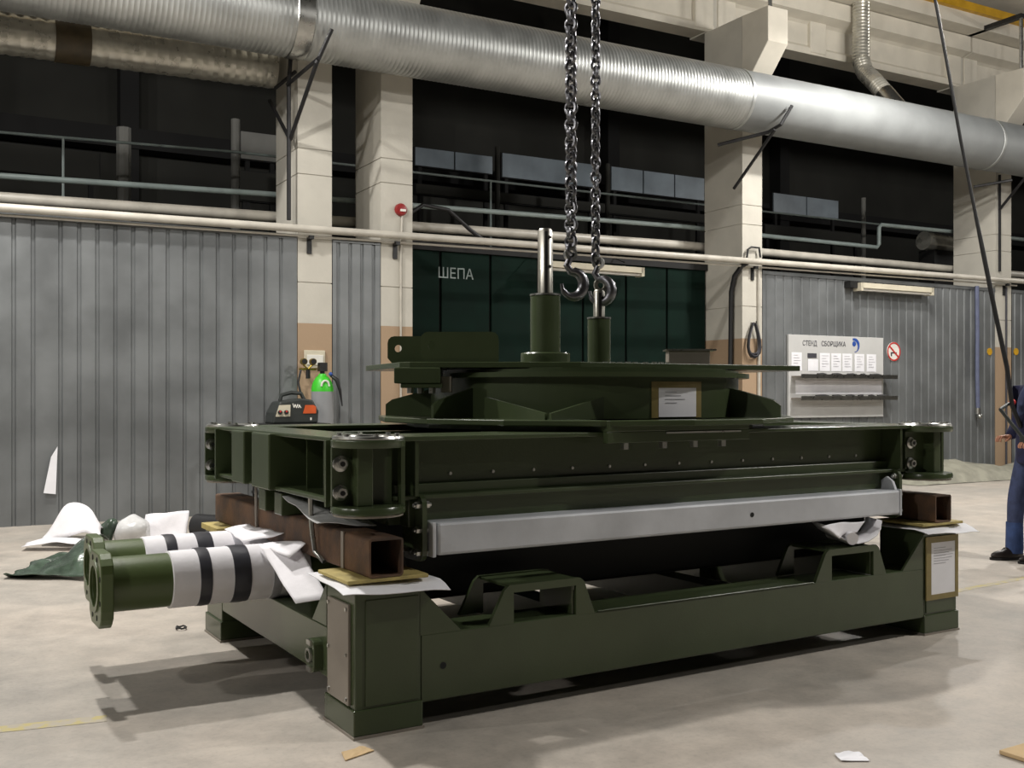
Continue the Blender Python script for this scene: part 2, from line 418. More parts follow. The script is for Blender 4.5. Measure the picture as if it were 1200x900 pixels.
# ------------------------------------------------------------------ services on and above the partition
def run(name, pts, r, m, label, cat, group=None, n=10, **k):
    base = pts[0]
    return solo(MB().tube(pts, r, n, **k), name, m, base, label, cat, HALL, group, smooth=True)
p = thing('wall_pipe', (-2, -.12, 3.57), 'long cream pipe along the top of the partition, lowest of the pipes', 'pipe', HALL)
MB().tube([(-13, -.12, 3.5), (0, -.12, 3.585), (6.5, -.12, 3.65), (18.2, -.12, 3.725), (31, -.12, 3.78)], .05, 12).build('pipe_run', pipe_cream, p, smooth=True)
for u in (-3.7, 3.6, 4.8, 11.17, 17.66):
    zz = 3.57+.0082*u
    MB().box(u-.03, u+.03, -.12, .0, zz-.1, zz-.055).box(u-.03, u+.03, -.02, .0, zz-.28, zz-.055).build('pipe_bracket', dark_steel, p)
run('cable_run', [(-13, -.05, 3.42), (3, -.05, 3.535), (11, -.05, 3.60), (18, -.05, 3.64)], .016, pipe_cream, 'thin cable clipped just under the lowest wall pipe', 'cable')
run('heating_pipe', [(-13, 1.1, 3.82), (0, 1.1, 3.90), (10.5, 1.1, 4.06), (18, 1.1, 4.06), (31, 1.1, 4.1)], .075, pipe_cream, 'thick cream pipe running behind the pillars above the partition', 'pipe')
a_, b_, c_, d_ = at(893, 276, 1.12), at(1030, 290, 1.12), at(1037, 264, 1.12), at(1120, 272, 1.12)
run('gas_pipe', [(-13, 1.12, 4.05), (0, 1.12, 4.17), (3.3, 1.12, 4.26), (10.6, 1.12, 4.385), (a_.x, 1.12, a_.z), (b_.x-.06, 1.12, b_.z), (b_.x, 1.12, b_.z+.06), (b_.x, 1.12, c_.z-.06), (b_.x+.06, 1.12, c_.z), (d_.x, 1.12, d_.z), (31, 1.12, d_.z+.05)], .04, pipe_teal, 'thin pale pipe above the thick one, stepping up by the right pillar', 'pipe')
a_, b_, c_ = at(0, 155, 2.2), at(275, 178, 2.2), at(583, 213, 2.2)
run('railing_bar', [(-13, 2.2, a_.z-.1), tuple(a_), tuple(b_), tuple(c_), (31, 2.2, c_.z+.05)], .02, pipe_teal, 'slim mezzanine handrail behind the pillars', 'railing')
for px, py, lb in ((74, 161, 'left'), (575, 212, 'middle')):
    q = at(px, py, 2.2)
    solo(MB().cyl((q.x, 2.2, 3.5), (q.x, 2.2, q.z), .018, 8), 'railing_post', pipe_teal, (q.x, 2.2, 3.5), 'thin railing post in the %s bay of the mezzanine' % lb, 'post', HALL)

# big spiral duct
DZ, DV, DR = 6.12, -.55, .46
dct = thing('ventilation_duct', (8, DV, DZ-DR), 'huge silver spiral ventilation duct running across in front of the pillars', 'duct', HALL)
def spiral(u0, u1, pitch):
    if u0 > 10: return [(DR, u0), (DR, u1)]
    prof = []; u = u0
    while u < u1-pitch:
        prof += [(DR, u), (DR, u+pitch*.62), (DR+.0035, u+pitch*.74), (DR+.0035, u+pitch*.88)]; u += pitch
    prof += [(DR, u), (DR, u1)]
    return prof
for u0, u1 in ((-12, -3.4), (-3.38, 3.16), (3.34, 10.3), (10.32, 16.3), (16.32, 30)):
    MB().lathe(spiral(u0, u1, .06), (0, DV, DZ), (1, 0, 0), 40).build('duct_section', duct_m if u0 < 10 else duct_s, dct, smooth=True)
MB().lathe([(DR+.004, 3.14), (DR+.014, 3.15), (DR+.014, 3.35), (DR+.004, 3.36)], (0, DV, DZ), (1, 0, 0), 40).build('joint_collar', steel, dct, smooth=True)
for u in (10.31, 16.31, -3.39):
    MB().lathe([(DR, u-.03), (DR+.012, u-.025), (DR+.012, u+.025), (DR, u+.03)], (0, DV, DZ), (1, 0, 0), 40).build('joint_collar', duct_m, dct, smooth=True)

# flexible duct behind, left
fl = []
u = -3.4
while u < 3.2:
    fl += [(.245, u), (.253, u+.05), (.253, u+.08), (.245, u+.14)]; u += .14
d2 = thing('flexible_duct', (-2, .62, 5.4), 'smaller ribbed foil duct under the big duct, ending at the left pillar', 'duct', HALL)
MB().lathe(fl, (0, .62, 5.77), (1, 0, .02), 28).build('foil_hose', duct_flex, d2, smooth=True)
MB().lathe([(.262, .62), (.262, 1.02)], (0, .62, 5.77), (1, 0, .02), 28).build('repair_wrap', brown_wrap, d2, smooth=True)

# branch duct at right
b3 = thing('branch_duct', (13.2, .45, 7), 'short flexible branch duct dropping from the crane beam into the big duct', 'duct', HALL)
pts = [tuple(at(1009, -40, .55)), tuple(at(1009, 70, .55)), tuple(at(1013, 84, .45)), tuple(at(1026, 97, .1)), tuple(at(1056, 132, -.5))]
path = []; rad = []
for i in range(len(pts)-1):
    A, B = Vector(pts[i]), Vector(pts[i+1]); L = (B-A).length; m = max(1, int(L/.03))
    for j in range(m):
        path.append(A+(B-A)*j/m); rad.append(.15 if len(path) % 2 else .162)
MB().tube(path, rad, 20).build('hose', duct_flex, b3, smooth=True)
MB().tube([Vector(pts[3])+(Vector(pts[4])-Vector(pts[3]))*.35, pts[4]], .165, 20).build('collar', steel, b3, smooth=True)

# duct brackets
def bracket(u, label, posts):
    b = thing('duct_bracket', (u, 0, 5.3), label, 'bracket', HALL)
    for q in posts: MB().tube(q, .027, 6).build('bar', black, b)
    return b
def bars(*L): return [[tuple(at(*p)) for p in q] for q in L]
bracket(3.6, 'black steel duct bracket on the left pillar', bars(
    [(337, 99, -.05), (374, 68, -.95)], [(323, 103, .35), (346, 84, -.05)], [(340, 164, -.03), (371, 74, -.9), (389, 34, -1.04)],
    [(316, 118, .6), (340, 164, -.03)], [(338.5, 258, -.03), (338.5, 96, -.04), (341, 62, -.06)]))
bracket(11.0, 'black steel duct bracket on the pillar right of the gate', bars(
    [(841, 170, -.3), (900, 155, -.8), (915, 146, -1.03), (928, 124, -1.06)], [(860, 221, -.03), (908, 152, -.98)]))
bracket(17.7, 'black steel duct bracket on the pillar nearest the worker', bars(
    [(1141, 219, -.1), (1186, 211, -.6)], [(1171, 246, -.03), (1216, 190, -.9)], [(1171.5, 318, -.03), (1171.5, 205, -.04)]))

# mezzanine equipment seen in the dark bays
def panel(u0, u1, v, z0, z1, m, label, name='glazed_panel', cat='panel', n=1, d=.08):
    t = thing(name, ((u0+u1)/2, v, z0), label, cat, HALL)
    for i in range(n):
        a = u0+(u1-u0)*i/n; b = u0+(u1-u0)*(i+1)/n
        MB().box(a+.02, b-.02, v, v+d, z0+.02, z1-.02).build('pane', m, t)
    MB().box(u0, u1, v+.03, v+d+.05, z0, z1).build('panel_frame', dark_beam, t)
    for q in (u0+.15, u1-.15): MB().box(q-.04, q+.04, v+.05, v+d+.04, 3.5, z0).build('panel_leg', dark_beam, t)
    return t
def panel_px(x0, y0, x1, y1, v, m, label, **k):
    a = at(x0, y0, v); b = at(x1, y1, v)
    return panel(a.x, b.x, v, min(a.z, b.z), max(a.z, b.z), m, label, **k)
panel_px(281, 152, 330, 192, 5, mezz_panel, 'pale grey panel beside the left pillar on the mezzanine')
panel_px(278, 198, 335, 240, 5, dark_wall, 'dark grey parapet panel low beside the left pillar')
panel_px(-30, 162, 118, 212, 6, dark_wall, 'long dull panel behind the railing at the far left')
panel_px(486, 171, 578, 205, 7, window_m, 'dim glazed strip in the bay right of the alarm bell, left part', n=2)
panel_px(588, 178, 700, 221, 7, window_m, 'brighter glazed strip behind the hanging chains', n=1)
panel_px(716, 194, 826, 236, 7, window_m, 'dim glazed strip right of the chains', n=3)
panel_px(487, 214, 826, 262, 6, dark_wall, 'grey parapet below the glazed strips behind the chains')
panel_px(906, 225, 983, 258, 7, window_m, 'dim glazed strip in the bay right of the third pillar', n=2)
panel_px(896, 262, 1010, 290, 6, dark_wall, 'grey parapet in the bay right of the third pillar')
def post_px(x, y0, y1, v, r, m, label):
    a = at(x, y0, v); b = at(x, y1, v)
    return solo(MB().cyl((a.x, v, 3.5), (a.x, v, a.z), r, 10), 'mezzanine_post', m, (a.x, v, 3.5), label, 'post', HALL)
post_px(276, 140, 240, 3.2, .07, mezz_panel, 'grey steel post left of the pale panel on the mezzanine')
post_px(145, 150, 232, 3.5, .11, mezz_panel, 'fat grey standpipe in the dark left bay')
post_px(583, 172, 272, 4, .05, dark_wall, 'dark post left of the brighter glazed strip')
post_px(712, 192, 282, 4, .05, dark_wall, 'dark post right of the brighter glazed strip')
post_px(1012, 232, 296, 3, .05, mezz_panel, 'grey post right of the small glazed strip')
a = at(1082, 282, 2.0)
eq = thing('fan_unit', (a.x+.3, 2.0, 3.5), 'small metal fan unit on a bracket beside the right pillar', 'machine', HALL)
MB().cyl((a.x, 2.0, a.z), (a.x+1.1, 2.0, a.z-.05), .2, 16).build('fan_barrel', duct_flex, eq, smooth=True)
MB().box(a.x+.1, a.x+1.0, 1.8, 2.2, 3.5, a.z-.2).build('fan_stand', dark_beam, eq)

# alarm bell, conduits, socket
al = thing('alarm_bell', (4.88, -.06, 3.98), 'round red alarm bell on the second pillar', 'alarm', HALL)
MB().lathe([(.085, 0), (.085, .035), (.07, .06), (.02, .075)], (4.88, 0, 4.0), (0, -1, 0), 24).build('bell_body', red_paint, al, smooth=True)
MB().box(4.85, 4.93, -.08, -.06, 3.97, 4.0).build('bell_label', white_paint, al)
run('conduit', [(4.9, -.02, 3.92), (4.88, -.02, 3.4), (4.88, -.02, 2.0), (4.88, -.02, .05)], .014, pipe_cream, 'thin cream conduit running down below the alarm bell', 'conduit')
run('conduit', [(11.30, -.02, 3.55), (11.30, -.02, 1.2)], .028, pipe_cream, 'cream conduit on the pillar with the cable coil', 'conduit')
run('conduit', [(17.72, -.02, 3.6), (17.72, -.02, .1)], .02, ink, 'dark conduit down the pillar nearest the worker', 'conduit')
run('black_hose', [(11.02, -.055, 3.66), (10.91, -.045, 3.6), (10.9, .12, 3.45), (10.9, .2, 3.2), (10.9, .22, 2.0), (10.9, .22, .05)], .04, black, 'thick black hose bending down the side of the pillar right of the gate', 'hose', n=10)
run('valve_pipe', [(11.0, -.06, 3.72), (11.03, -.06, 3.88), (11.1, -.06, 3.92), (11.27, -.06, 3.92), (11.3, -.06, 3.76)], .018, dark_steel, 'small bent valve pipe on the pillar right of the gate', 'pipe')
run('loop_cable', [(5.1, .5, 3.75), (5.15, .5, 4.0), (5.45, .5, 4.2), (5.85, .5, 4.16), (6.2, .5, 3.9), (6.5, .5, 3.72)], .03, black, 'black cable looping over the pipe right of the alarm bell', 'cable')
cc = thing('cable_coil', (11.15, -.06, 2.1), 'dark bundle of cable hanging from a hook on the pillar', 'cable', HALL)
random.seed(3)
for i in range(7):
    pts = []
    wv = .09+.03*random.random(); dz = .5+.08*random.random()
    for j in range(17):
        t = 2*PI*j/16; pts.append((11.15+wv*math.sin(t)*(1.1-.5*math.cos(t)), -.05-.02*i/3, 2.66-dz/2+dz/2*math.cos(t)+.02*random.random()))
    MB().tube(pts[:-1], .012, 6, closed=True).build('cable_loop', black if i % 2 else ink, cc, smooth=True)
MB().tube([(11.15, 0, 2.68), (11.15, -.12, 2.66), (11.15, -.12, 2.7)], .01, 6).build('wall_hook', dark_steel, cc)
so = thing('power_socket', (3.67, -.04, 1.86), 'cream power socket box on the left pillar', 'socket', HALL)
MB().box(3.53, 3.81, -.03, 0, 1.84, 2.07).build('box_cover', cream_plastic, so, bevel=.008)
MB().box(3.56, 3.78, -.045, -.03, 1.88, 2.01).build('socket_face', white_paint, so, bevel=.005)
bh = at(1147, 335, -.1); bl = at(1147, 478, -.1)
hs = thing('air_hose', (bh.x, -.1, bl.z), 'blue-grey air hose hanging down the right part of the partition', 'hose', HALL)
MB().tube([(bh.x, -.06, bh.z), (bh.x, -.07, 2.6), (bh.x-.02, -.08, 1.9), (bh.x, -.08, bl.z)], .04, 8).build('hose_line', mat('blue_grey_hose', (92, 98, 122), .5), hs, smooth=True)
MB().cyl((bh.x, -.08, bl.z), (bh.x, -.08, bl.z-.12), .045, 10).ball((bh.x+.02, -.1, bl.z-.16), .05).build('nozzle', steel, hs, smooth=True)
for px, lb in ((1160, 'left'), (1191, 'right')):
    q = at(px, 412, -.01)
    solo(MB().cyl((q.x, -.012, q.z), (q.x, 0, q.z), .07, 20), 'yellow_dot', yellow_paint, (q.x, 0, q.z), 'yellow round mark on the partition just %s of the pillar nearest the worker' % lb, 'sticker', HALL)

# lamps: unlit fluorescent fixtures
def fixture(u0, u1, v, z, tilt, label):
    t = thing('strip_light', ((u0+u1)/2, v, z), label, 'lamp', HALL)
    L = u1-u0
    def P(a, b, c): return (u0+a*L, v+b, z+c+tilt*a)
    for nm, y0, y1, z0, z1, a0, a1, m in (('housing', -.09, .09, .04, .13, 0, 1, cream_plastic), ('tube', -.05, -.02, .0, .035, .02, .98, white_paint), ('tube', .02, .05, .0, .035, .02, .98, white_paint), ('end_cap', -.09, .09, -.01, .13, -.01, .02, cream_plastic), ('end_cap', -.09, .09, -.01, .13, .98, 1.01, cream_plastic)):
        vs = [P(a, b, c) for c in (z0, z1) for a, b in ((a0, y0), (a1, y0), (a1, y1), (a0, y1))]
        MB().add(vs, [(0,3,2,1),(4,5,6,7),(0,1,5,4),(1,2,6,5),(2,3,7,6),(3,0,4,7)]).build(nm, m, t)
    return t
t = fixture(13.5, 15.35, -.13, 3.32, .0, 'white strip light fixed to the partition above the no smoking sign')
MB().box(13.3, 13.5, -.14, 0, 3.36, 3.48).build('starter_box', dark_steel, t)
t = fixture(7.45, 9.3, .55, 3.40, -.0, 'cream strip light hung in front of the green gate behind the chains')
for u in (7.5, 9.0): MB().cyl((u, .55, 3.6), (u, .88, 3.72), .01, 6).build('hanger', dark_steel, t)

# notice board
nb = thing('notice_board', (13.08, -.05, 1.1), 'white notice board with papers and two shelves on the partition', 'board', HALL)
MB().box(11.935, 14.23, -.05, -.005, 1.1, 2.51).build('board_panel', board_m, nb, bevel=.004)
fit_text('СТЕНД', 'lettering', ink, nb, 12.26, 2.33, -.053, .33, .12)
fit_text('СБОРЩИКА', 'lettering', ink, nb, 12.70, 2.33, -.053, .58, .12)
lg = MB(); P0 = []; P1 = []
for i in range(17):
    a = math.radians(115-205*i/16); th = .014+.045*math.sin(PI*min(1, (i+2)/16))
    P0.append((13.50+.125*math.cos(a), 2.36+.125*math.sin(a))); P1.append((13.50+(.125-th)*math.cos(a), 2.36+(.125-th)*math.sin(a)))
for i in range(16):
    lg.add([(P0[i][0], -.054, P0[i][1]), (P0[i+1][0], -.054, P0[i+1][1]), (P1[i+1][0], -.054, P1[i+1][1]), (P1[i][0], -.054, P1[i][1])], [(0,1,2,3)])
lg.cyl((13.49, -.052, 2.385), (13.49, -.055, 2.385), .045, 18)
lg.build('emblem', blue_paint, nb)
for i, u in enumerate((12.0, 12.38, 12.66, 12.93, 13.2, 13.5, 13.8)):
    wd = .235
    z1 = 2.21 if i != 1 else 2.1
    sh = MB().patch((u, -.054, 1.9), (u+wd, -.056, 1.9), (u+wd, -.056, z1), (u, -.054, z1), 3, 3, lambda a, b, p: (0, -.006*math.sin(PI*a)*b, 0)).build('paper_sheet', paper, nb, solid=.001)
    if i == 1: MB().box(u-.01, u+.2, -.056, -.05, 2.12, 2.2).build('dark_header', ink, nb)
    else:
        tl = MB()
        for k in range(5): tl.box(u+.04, u+.14+.06*((k*7+i) % 3)/2, -.0625, -.0615, 2.16-.045*k, 2.166-.045*k)
        tl.build('print_lines', tape_grey, nb)
for zz, lb in ((1.79, 0), (1.42, 1)):
    MB().box(12.0, 14.33, -.28, -.05, zz, zz+.02).build('shelf_plate', grey_plate, nb)
    MB().box(12.0, 14.33, -.285, -.275, zz-.02, zz+.05).build('shelf_lip', steel, nb)
MB().box(12.1, 14.18, -.056, -.05, 1.50, 1.74).build('lower_sheet', paper, nb)
random.seed(5)
k = 0
for zz in (1.81, 1.44):
    u = 12.45; j = -1
    while u < 14.1:
        j += 1
        L = .16+.2*random.random()
        k += 1
        tool = MB().tube([(u, -.16-.06*random.random(), zz+.03), (u+L*.6, -.16, zz+.035), (u+L, -.13, zz+.03)], [.018, .024, .014], 8)
        solo(tool, 'hand_tool', dark_steel if k % 3 else black, (u, -.16, zz+.02), '%s dark hand tool from the left on the %s shelf of the notice board' % (('first', 'second', 'third', 'fourth', 'fifth', 'sixth', 'seventh', 'eighth', 'ninth')[j], 'upper' if zz > 1.6 else 'lower'), 'tool', HALL, 'hand tools on the notice board shelves', smooth=True)
        u += L+.05

ns = thing('no_smoking_sign', (14.545, -.02, 2.1), 'round no smoking sign with red ring right of the notice board', 'sign', HALL)
MB().cyl((14.545, -.012, 2.272), (14.545, -.0, 2.272), .172, 32).build('sign_disc', white_paint, ns)
MB().lathe([(.145, .0), (.17, .0), (.17, .006), (.145, .006)], (14.545, -.012, 2.272), (0, -1, 0), 32, close=True).build('red_ring', sign_red, ns)
sl = MB().box(-.15, .15, -.019, -.013, -.014, .014); sl.xf(Matrix.Translation((14.545, 0, 2.272)) @ Matrix.Rotation(math.radians(40), 4, 'Y')).build('red_bar', sign_red, ns)
MB().box(14.46, 14.62, -.0135, -.012, 2.235, 2.262).box(14.465, 14.5, -.0135, -.012, 2.19, 2.235).build('cigarette', ink, ns)

# welding machine on its stand, gas cylinder, regulator
wm = thing('welding_trolley', (3.15, -.75, 0), 'steel trolley standing behind the machine under the welder', 'trolley', HALL)
for a, b in ((2.75, -1.0), (3.5, -1.0), (2.75, -.5), (3.5, -.5)):
    MB().box(a-.02, a+.02, b-.02, b+.02, 0, 1.13).build('leg', dark_steel, wm)
for zz in (.3, 1.12): MB().box(2.72, 3.53, -1.03, -.47, zz, zz+.03).build('shelf', dark_steel, wm)
wl = thing('welding_machine', (3.12, -.75, 1.15), 'dark portable welding machine with cream dial panel and orange patch', 'welder', HALL)
MB().prism([(2.84, 1.15), (3.40, 1.15), (3.41, 1.30), (3.34, 1.43), (3.2, 1.45), (2.93, 1.41), (2.86, 1.28)], 'y', -.95, -.6).build('casing', charcoal, wl, bevel=.02)
MB().tube([(2.98, -.78, 1.42), (3.0, -.78, 1.49), (3.12, -.78, 1.52), (3.24, -.78, 1.51), (3.28, -.78, 1.43)], .025, 8).build('handle', charcoal, wl, smooth=True)
MB().prism([(2.875, 1.235), (3.05, 1.235), (3.055, 1.375), (2.92, 1.37)], 'y', -.962, -.95).build('dial_panel', cream_plastic, wl)
for u in (2.925, 3.0):
    MB().cyl((u, -.985, 1.285), (u, -.96, 1.285), .026, 14).build('dial_knob', black, wl)
    MB().cyl((u, -.987, 1.297), (u, -.985, 1.297), .012, 10).build('dial_mark', sign_red, wl)
MB().prism([(3.21, 1.27), (3.37, 1.27), (3.37, 1.35), (3.34, 1.37), (3.24, 1.37)], 'y', -.962, -.95).build('orange_patch', orange, wl)
em = MB()
for (x0, z0, x1, z1) in ((3.085, 1.39, 3.1, 1.34), (3.1, 1.34, 3.115, 1.38), (3.115, 1.38, 3.13, 1.335), (3.13, 1.335, 3.145, 1.38), (3.155, 1.335, 3.165, 1.375), (3.165, 1.37, 3.185, 1.335)):
    em.tube([(x0, -.955, z0), (x1, -.955, z1)], .006, 5)
em.build('emblem', white_paint, wl)
MB().box(3.30, 3.318, -.956, -.95, 1.19, 1.22).build('small_mark', white_paint, wl)
gc = thing('gas_cylinder', (3.65, -.38, 0), 'grey gas cylinder with bright green shoulder by the left pillar', 'gas cylinder', HALL)
GC = (3.65, -.38, 0)
MB().lathe([(.13, 0), (.14, .02), (.14, 1.535)], GC, n=28).build('cylinder_body', gas_grey, gc, smooth=True)
MB().lathe([(.14, 1.535), (.138, 1.58), (.12, 1.65), (.085, 1.71), (.05, 1.74), (.045, 1.76)], GC, n=28).build('shoulder', gas_green, gc, smooth=True)
MB().lathe([(.03, 1.76), (.03, 1.8), (.02, 1.8), (.02, 1.86)], GC, n=14).box(3.60, 3.70, -.43, -.34, 1.79, 1.9).build('valve', dark_steel, gc)
arc = [(3.65+.05*math.cos(math.radians(a))-.005, -.38-.125, 1.60+.07*math.sin(math.radians(a))) for a in range(0, 181, 20)]
MB().tube(arc, .013, 6).build('white_mark', white_paint, gc)
MB().tube([(3.74, -.44, 1.74), (3.80, -.5, 1.68), (3.84, -.5, 1.55), (3.87, -.5, 1.35)], [.02, .03, .02, .008], 8).build('torch_holder', black, gc, smooth=True)
MB().ball((3.73, -.46, 1.755), .025).build('blue_fitting', blue_paint, gc, smooth=True)
rg = thing('pressure_regulator', (3.5, -.2, 1.75), 'brass pressure regulator with two round gauges on the left pillar', 'gauge', HALL)
for u in (3.455, 3.575):
    MB().cyl((u, -.26, 1.915), (u, -.2, 1.915), .042, 18).build('gauge', brass, rg, smooth=True)
    MB().cyl((u, -.263, 1.915), (u, -.26, 1.915), .034, 18).build('gauge_face', dark_steel, rg)
MB().tube([(3.455, -.22, 1.88), (3.51, -.22, 1.82), (3.575, -.22, 1.88)], .014, 8).cyl((3.4, -.22, 1.82), (3.62, -.22, 1.82), .014, 8).build('manifold', brass, rg)
MB().cyl((3.515, -.22, 1.81), (3.515, -.22, 1.70), .028, 12).build('adjusting_knob', black, rg)
MB().tube([(3.515, -.2, 1.82), (3.515, 0, 1.83)], .012, 8).build('wall_stem', brass, rg)
run('gas_hose', [(3.42, -.22, 1.81), (3.36, -.3, 1.65), (3.33, -.5, 1.5), (3.31, -.66, 1.42)], .014, black, 'black hose from the regulator to the welding machine', 'hose')

# covers lying at the foot of the right partition
def heap(u0, u1, v0, v1, h, m, name, label, cat, seed, nx=18, ny=12, amp=.25):
    def fn(a, b, p):
        e = math.sin(PI*a)**.6*math.sin(PI*b)**.6
        return (0, 0, e*h*(1+amp*nz(p, 3, seed))+.012*abs(nz(p, 9, seed)))
    mb = MB().patch((u0, v0, .006), (u1, v0, .006), (u1, v1, .006), (u0, v1, .006), nx, ny, fn)
    return solo(mb, name, m, ((u0+u1)/2, (v0+v1)/2, 0), label, cat, HALL, smooth=True)
heap(13.4, 16.7, -1.5, -.08, .33, tarp_m, 'folded_tarp', 'pale folded tarp on the floor against the right partition', 'tarp', 2)
heap(16.75, 18.6, -1.1, -.1, .25, tarp_m, 'folded_tarp', 'grey folded tarp at the foot of the pillar nearest the worker', 'tarp', 5)
# ================================================================== TRANSPORT BASE
LX, LY = 4.12, 2.43
bs = thing('transport_base', (2.06, 1.215, 0), 'long dark olive steel transport base with corner posts standing on the floor', 'frame')
def mx(p): return LX-p
def my(p): return LY-p
for sx in (0, 1):
    for sy in (0, 1):
        X = (lambda a: a) if sx == 0 else mx
        Y = (lambda a: a) if sy == 0 else my
        def bx(mb, a0, a1, b0, b1, z0, z1):
            xs = sorted((X(a0), X(a1))); ys = sorted((Y(b0), Y(b1))); return mb.box(xs[0], xs[1], ys[0], ys[1], z0, z1)
        po = bx(MB(), .008, .325, .008, .345, .012, .655).build('corner_post', green, bs, bevel=.006)
        bx(MB(), -.002, .33, -.002, .352, .012, .125).build('foot_block', green, po, bevel=.005)
        bx(MB(), -.006, .335, -.006, .357, 0, .012).build('foot_pad', grey_plate, po)
        bx(MB(), .0, .33, .0, .35, .632, .655).build('head_plate', green, po, bevel=.004)
        # face plate on the post front
        bx(MB(), .055, .31, .001, .01, .135, .60).build('face_plate', green, po, bevel=.003)
        # grey cover on the end face
        if sx == 0 and sy == 0:
            cv = bx(MB(), -.006, .008, .055, .305, .135, .578).build('grey_cover', grey_plate, po, bevel=.003)
            tag(cv, 'grey beige cover plate')
            for yy in (.075, .285):
                for z in (.16, .355, .555): MB().cyl((-.006, yy, z), (-.013, yy, z), .009, 8).build('screw', steel, po)
        ys = sorted((Y(.012), Y(.035)))
        # gussets beside the post
        MB().prism([(X(.32), .63), (X(.53), .415), (X(.32), .415)], 'y', Y(.006), Y(.022)).build('gusset', green, bs)
        MB().prism([(Y(.345), .63), (Y(.53), .43), (Y(.345), .43)], 'x', X(.006), X(.022)).build('gusset', green, bs)
# long beams with fork pockets
for sy in (0, 1):
    Y = (lambda a: a) if sy == 0 else my
    y0, y1 = sorted((Y(.006), Y(.25)))
    bm_ = MB().box(.325, LX-.325, y0, y1, .112, .418)
    lb = bm_.build('long_beam', green, bs, bevel=.006)
    MB().cyl((.436, Y(.007), .266), (.436, Y(.0045), .266), .016, 14).build('drain_hole', gap_m, lb)
    for px0 in (.677, LX-1.283):
        a = px0
        outer = [(a, .414), (a+.085, .575), (a+.112, .597), (a+.518, .597), (a+.54, .585), (a+.606, .414), (a+.493, .414), (a+.135, .414)]
        inner = [(a+.135, .418), (a+.135, .45), (a+.135, .562), (a+.493, .562), (a+.493, .50), (a+.493, .418), (a+.40, .418), (a+.20, .418)]
        pk = MB()
        outer = [(a, .414), (a+.085, .575), (a+.112, .597), (a+.52, .597), (a+.606, .414), (a+.493, .414)]
        # side legs and top bar of the pocket plate as one closed outline with an open window
        ring = [(a, .414), (a+.085, .575), (a+.112, .597), (a+.518, .597), (a+.542, .578), (a+.606, .414), (a+.493, .414), (a+.493, .560), (a+.135, .560), (a+.135, .414)]
        for yy in (.006, .30):
            pa, pb = Y(yy), Y(yy+.022)
            m_ = MB()
            for q in ([ring[0], ring[1], ring[8], ring[9]], [ring[1], ring[2], ring[3], ring[4], ring[7], ring[8]], [ring[4], ring[5], ring[6], ring[7]]):
                m_.prism(q, 'y', pa, pb)
            m_.build('fork_pocket_plate', green, bs)
        ya, yb = sorted((Y(.02), Y(.31)))
        MB().box(a+.12, a+.51, ya, yb, .58, .592).build('pocket_cover', green, bs)
        MB().box(a+.475, a+.487, ya, yb, .42, .58).build('pocket_wall', green, bs)
        MB().box(a+.141, a+.153, ya, yb, .42, .58).build('pocket_wall', green, bs) if sy else None
    # thin bead along the top outer edge
    MB().tube([(1.30, Y(.004), .420), (2.82, Y(.004), .420)], .004, 6).build('weld_bead', green, lb)
# side beams
for sx in (0, 1):
    X = (lambda a: a) if sx == 0 else mx
    x0, x1 = sorted((X(.01), X(.22)))
    sb = MB().box(x0, x1, .345, LY-.345, .19 if sx == 0 else .03, .425).build('side_beam', green, bs, bevel=.006)
    lg = MB().prism(rr(.40, .50, .20, .355, .035), 'x', X(-.035), X(.012)).build('lashing_lug', green, bs, bevel=.004)
    MB().lathe([(.022, 0), (.034, 0), (.034, .012), (.022, .012)], (X(-.036), .45, .28), (-1 if sx == 0 else 1, 0, 0), 18, close=True).build('lug_ring', steel, lg)
    for zz in (.215, .34): MB().box(*sorted((X(-.045), X(-.034))), .425, .475, zz-.012, zz+.012).build('lug_weld', steel, lg)
for x in (1.45, 2.6): MB().box(x, x+.16, .25, LY-.25, .13, .32).build('cross_beam', green, bs)
# document pouch on the right front post
dp = MB().box(3.848, 4.082, -.004, .0, .248, .572).build('document_sheet', paper, bs); tag(dp, 'white document in a pouch')
tp = MB()
for (a, b, c, d) in ((3.80, 3.848, .215, .61), (4.082, 4.112, .215, .61), (3.848, 4.082, .572, .61), (3.848, 4.082, .215, .248)): tp.box(a, b, -.0065, .0005, c, d)
tp.build('tape_border', tape_yellow, dp)
ln = MB()
for i in range(7): ln.box(3.875, 3.99+.06*((i*5) % 3)/2, -.0055, -.004, .535-.016*i, .539-.016*i)
ln.box(3.87, 4.06, -.0055, -.004, .49, .493); ln.build('print_lines', tape_grey, dp)

# ------------------------------------------------------------------ pads, papers and rusty square beams on the base
def paper_pad(cx, label, ply_label, seed, ox=0):
    def fn(a, b, p): return (0, 0, .004+.012*nz(p, 6, seed)-.02*max(0, abs(2*a-1)-.8)-.25*max(0, .16-b)*(.4+.6*a))
    q = MB().patch((cx-.25+ox, -.075, .661), (cx+.27+ox, -.06, .661), (cx+.25+ox, .42, .661), (cx-.22+ox, .45, .661), 12, 10, fn)
    solo(q, 'paper_sheet', paper, (cx, .15, .66), label, 'paper', solid=.003)
    solo(MB().box(cx-.20, cx+.19, .0, .36, .675, .692), 'plywood_pad', ply, (cx, .18, .675), ply_label, 'board', bevel=.004)
paper_pad(.17, 'white paper under the yellow plywood on the near left post', 'yellow plywood pad under the near end of the left rusty beam', 1)
paper_pad(3.98, 'white paper under the pad on the right front post', 'yellow plywood pad under the near end of the right rusty beam', 4)
for cx, lb in ((.17, 'left'), (3.98, 'right')):
    solo(MB().box(cx-.2, cx+.19, 2.06, 2.42, .657, .692), 'plywood_pad', ply, (cx, 2.25, .657), 'plywood pad under the far end of the %s rusty beam' % lb, 'board', bevel=.004)
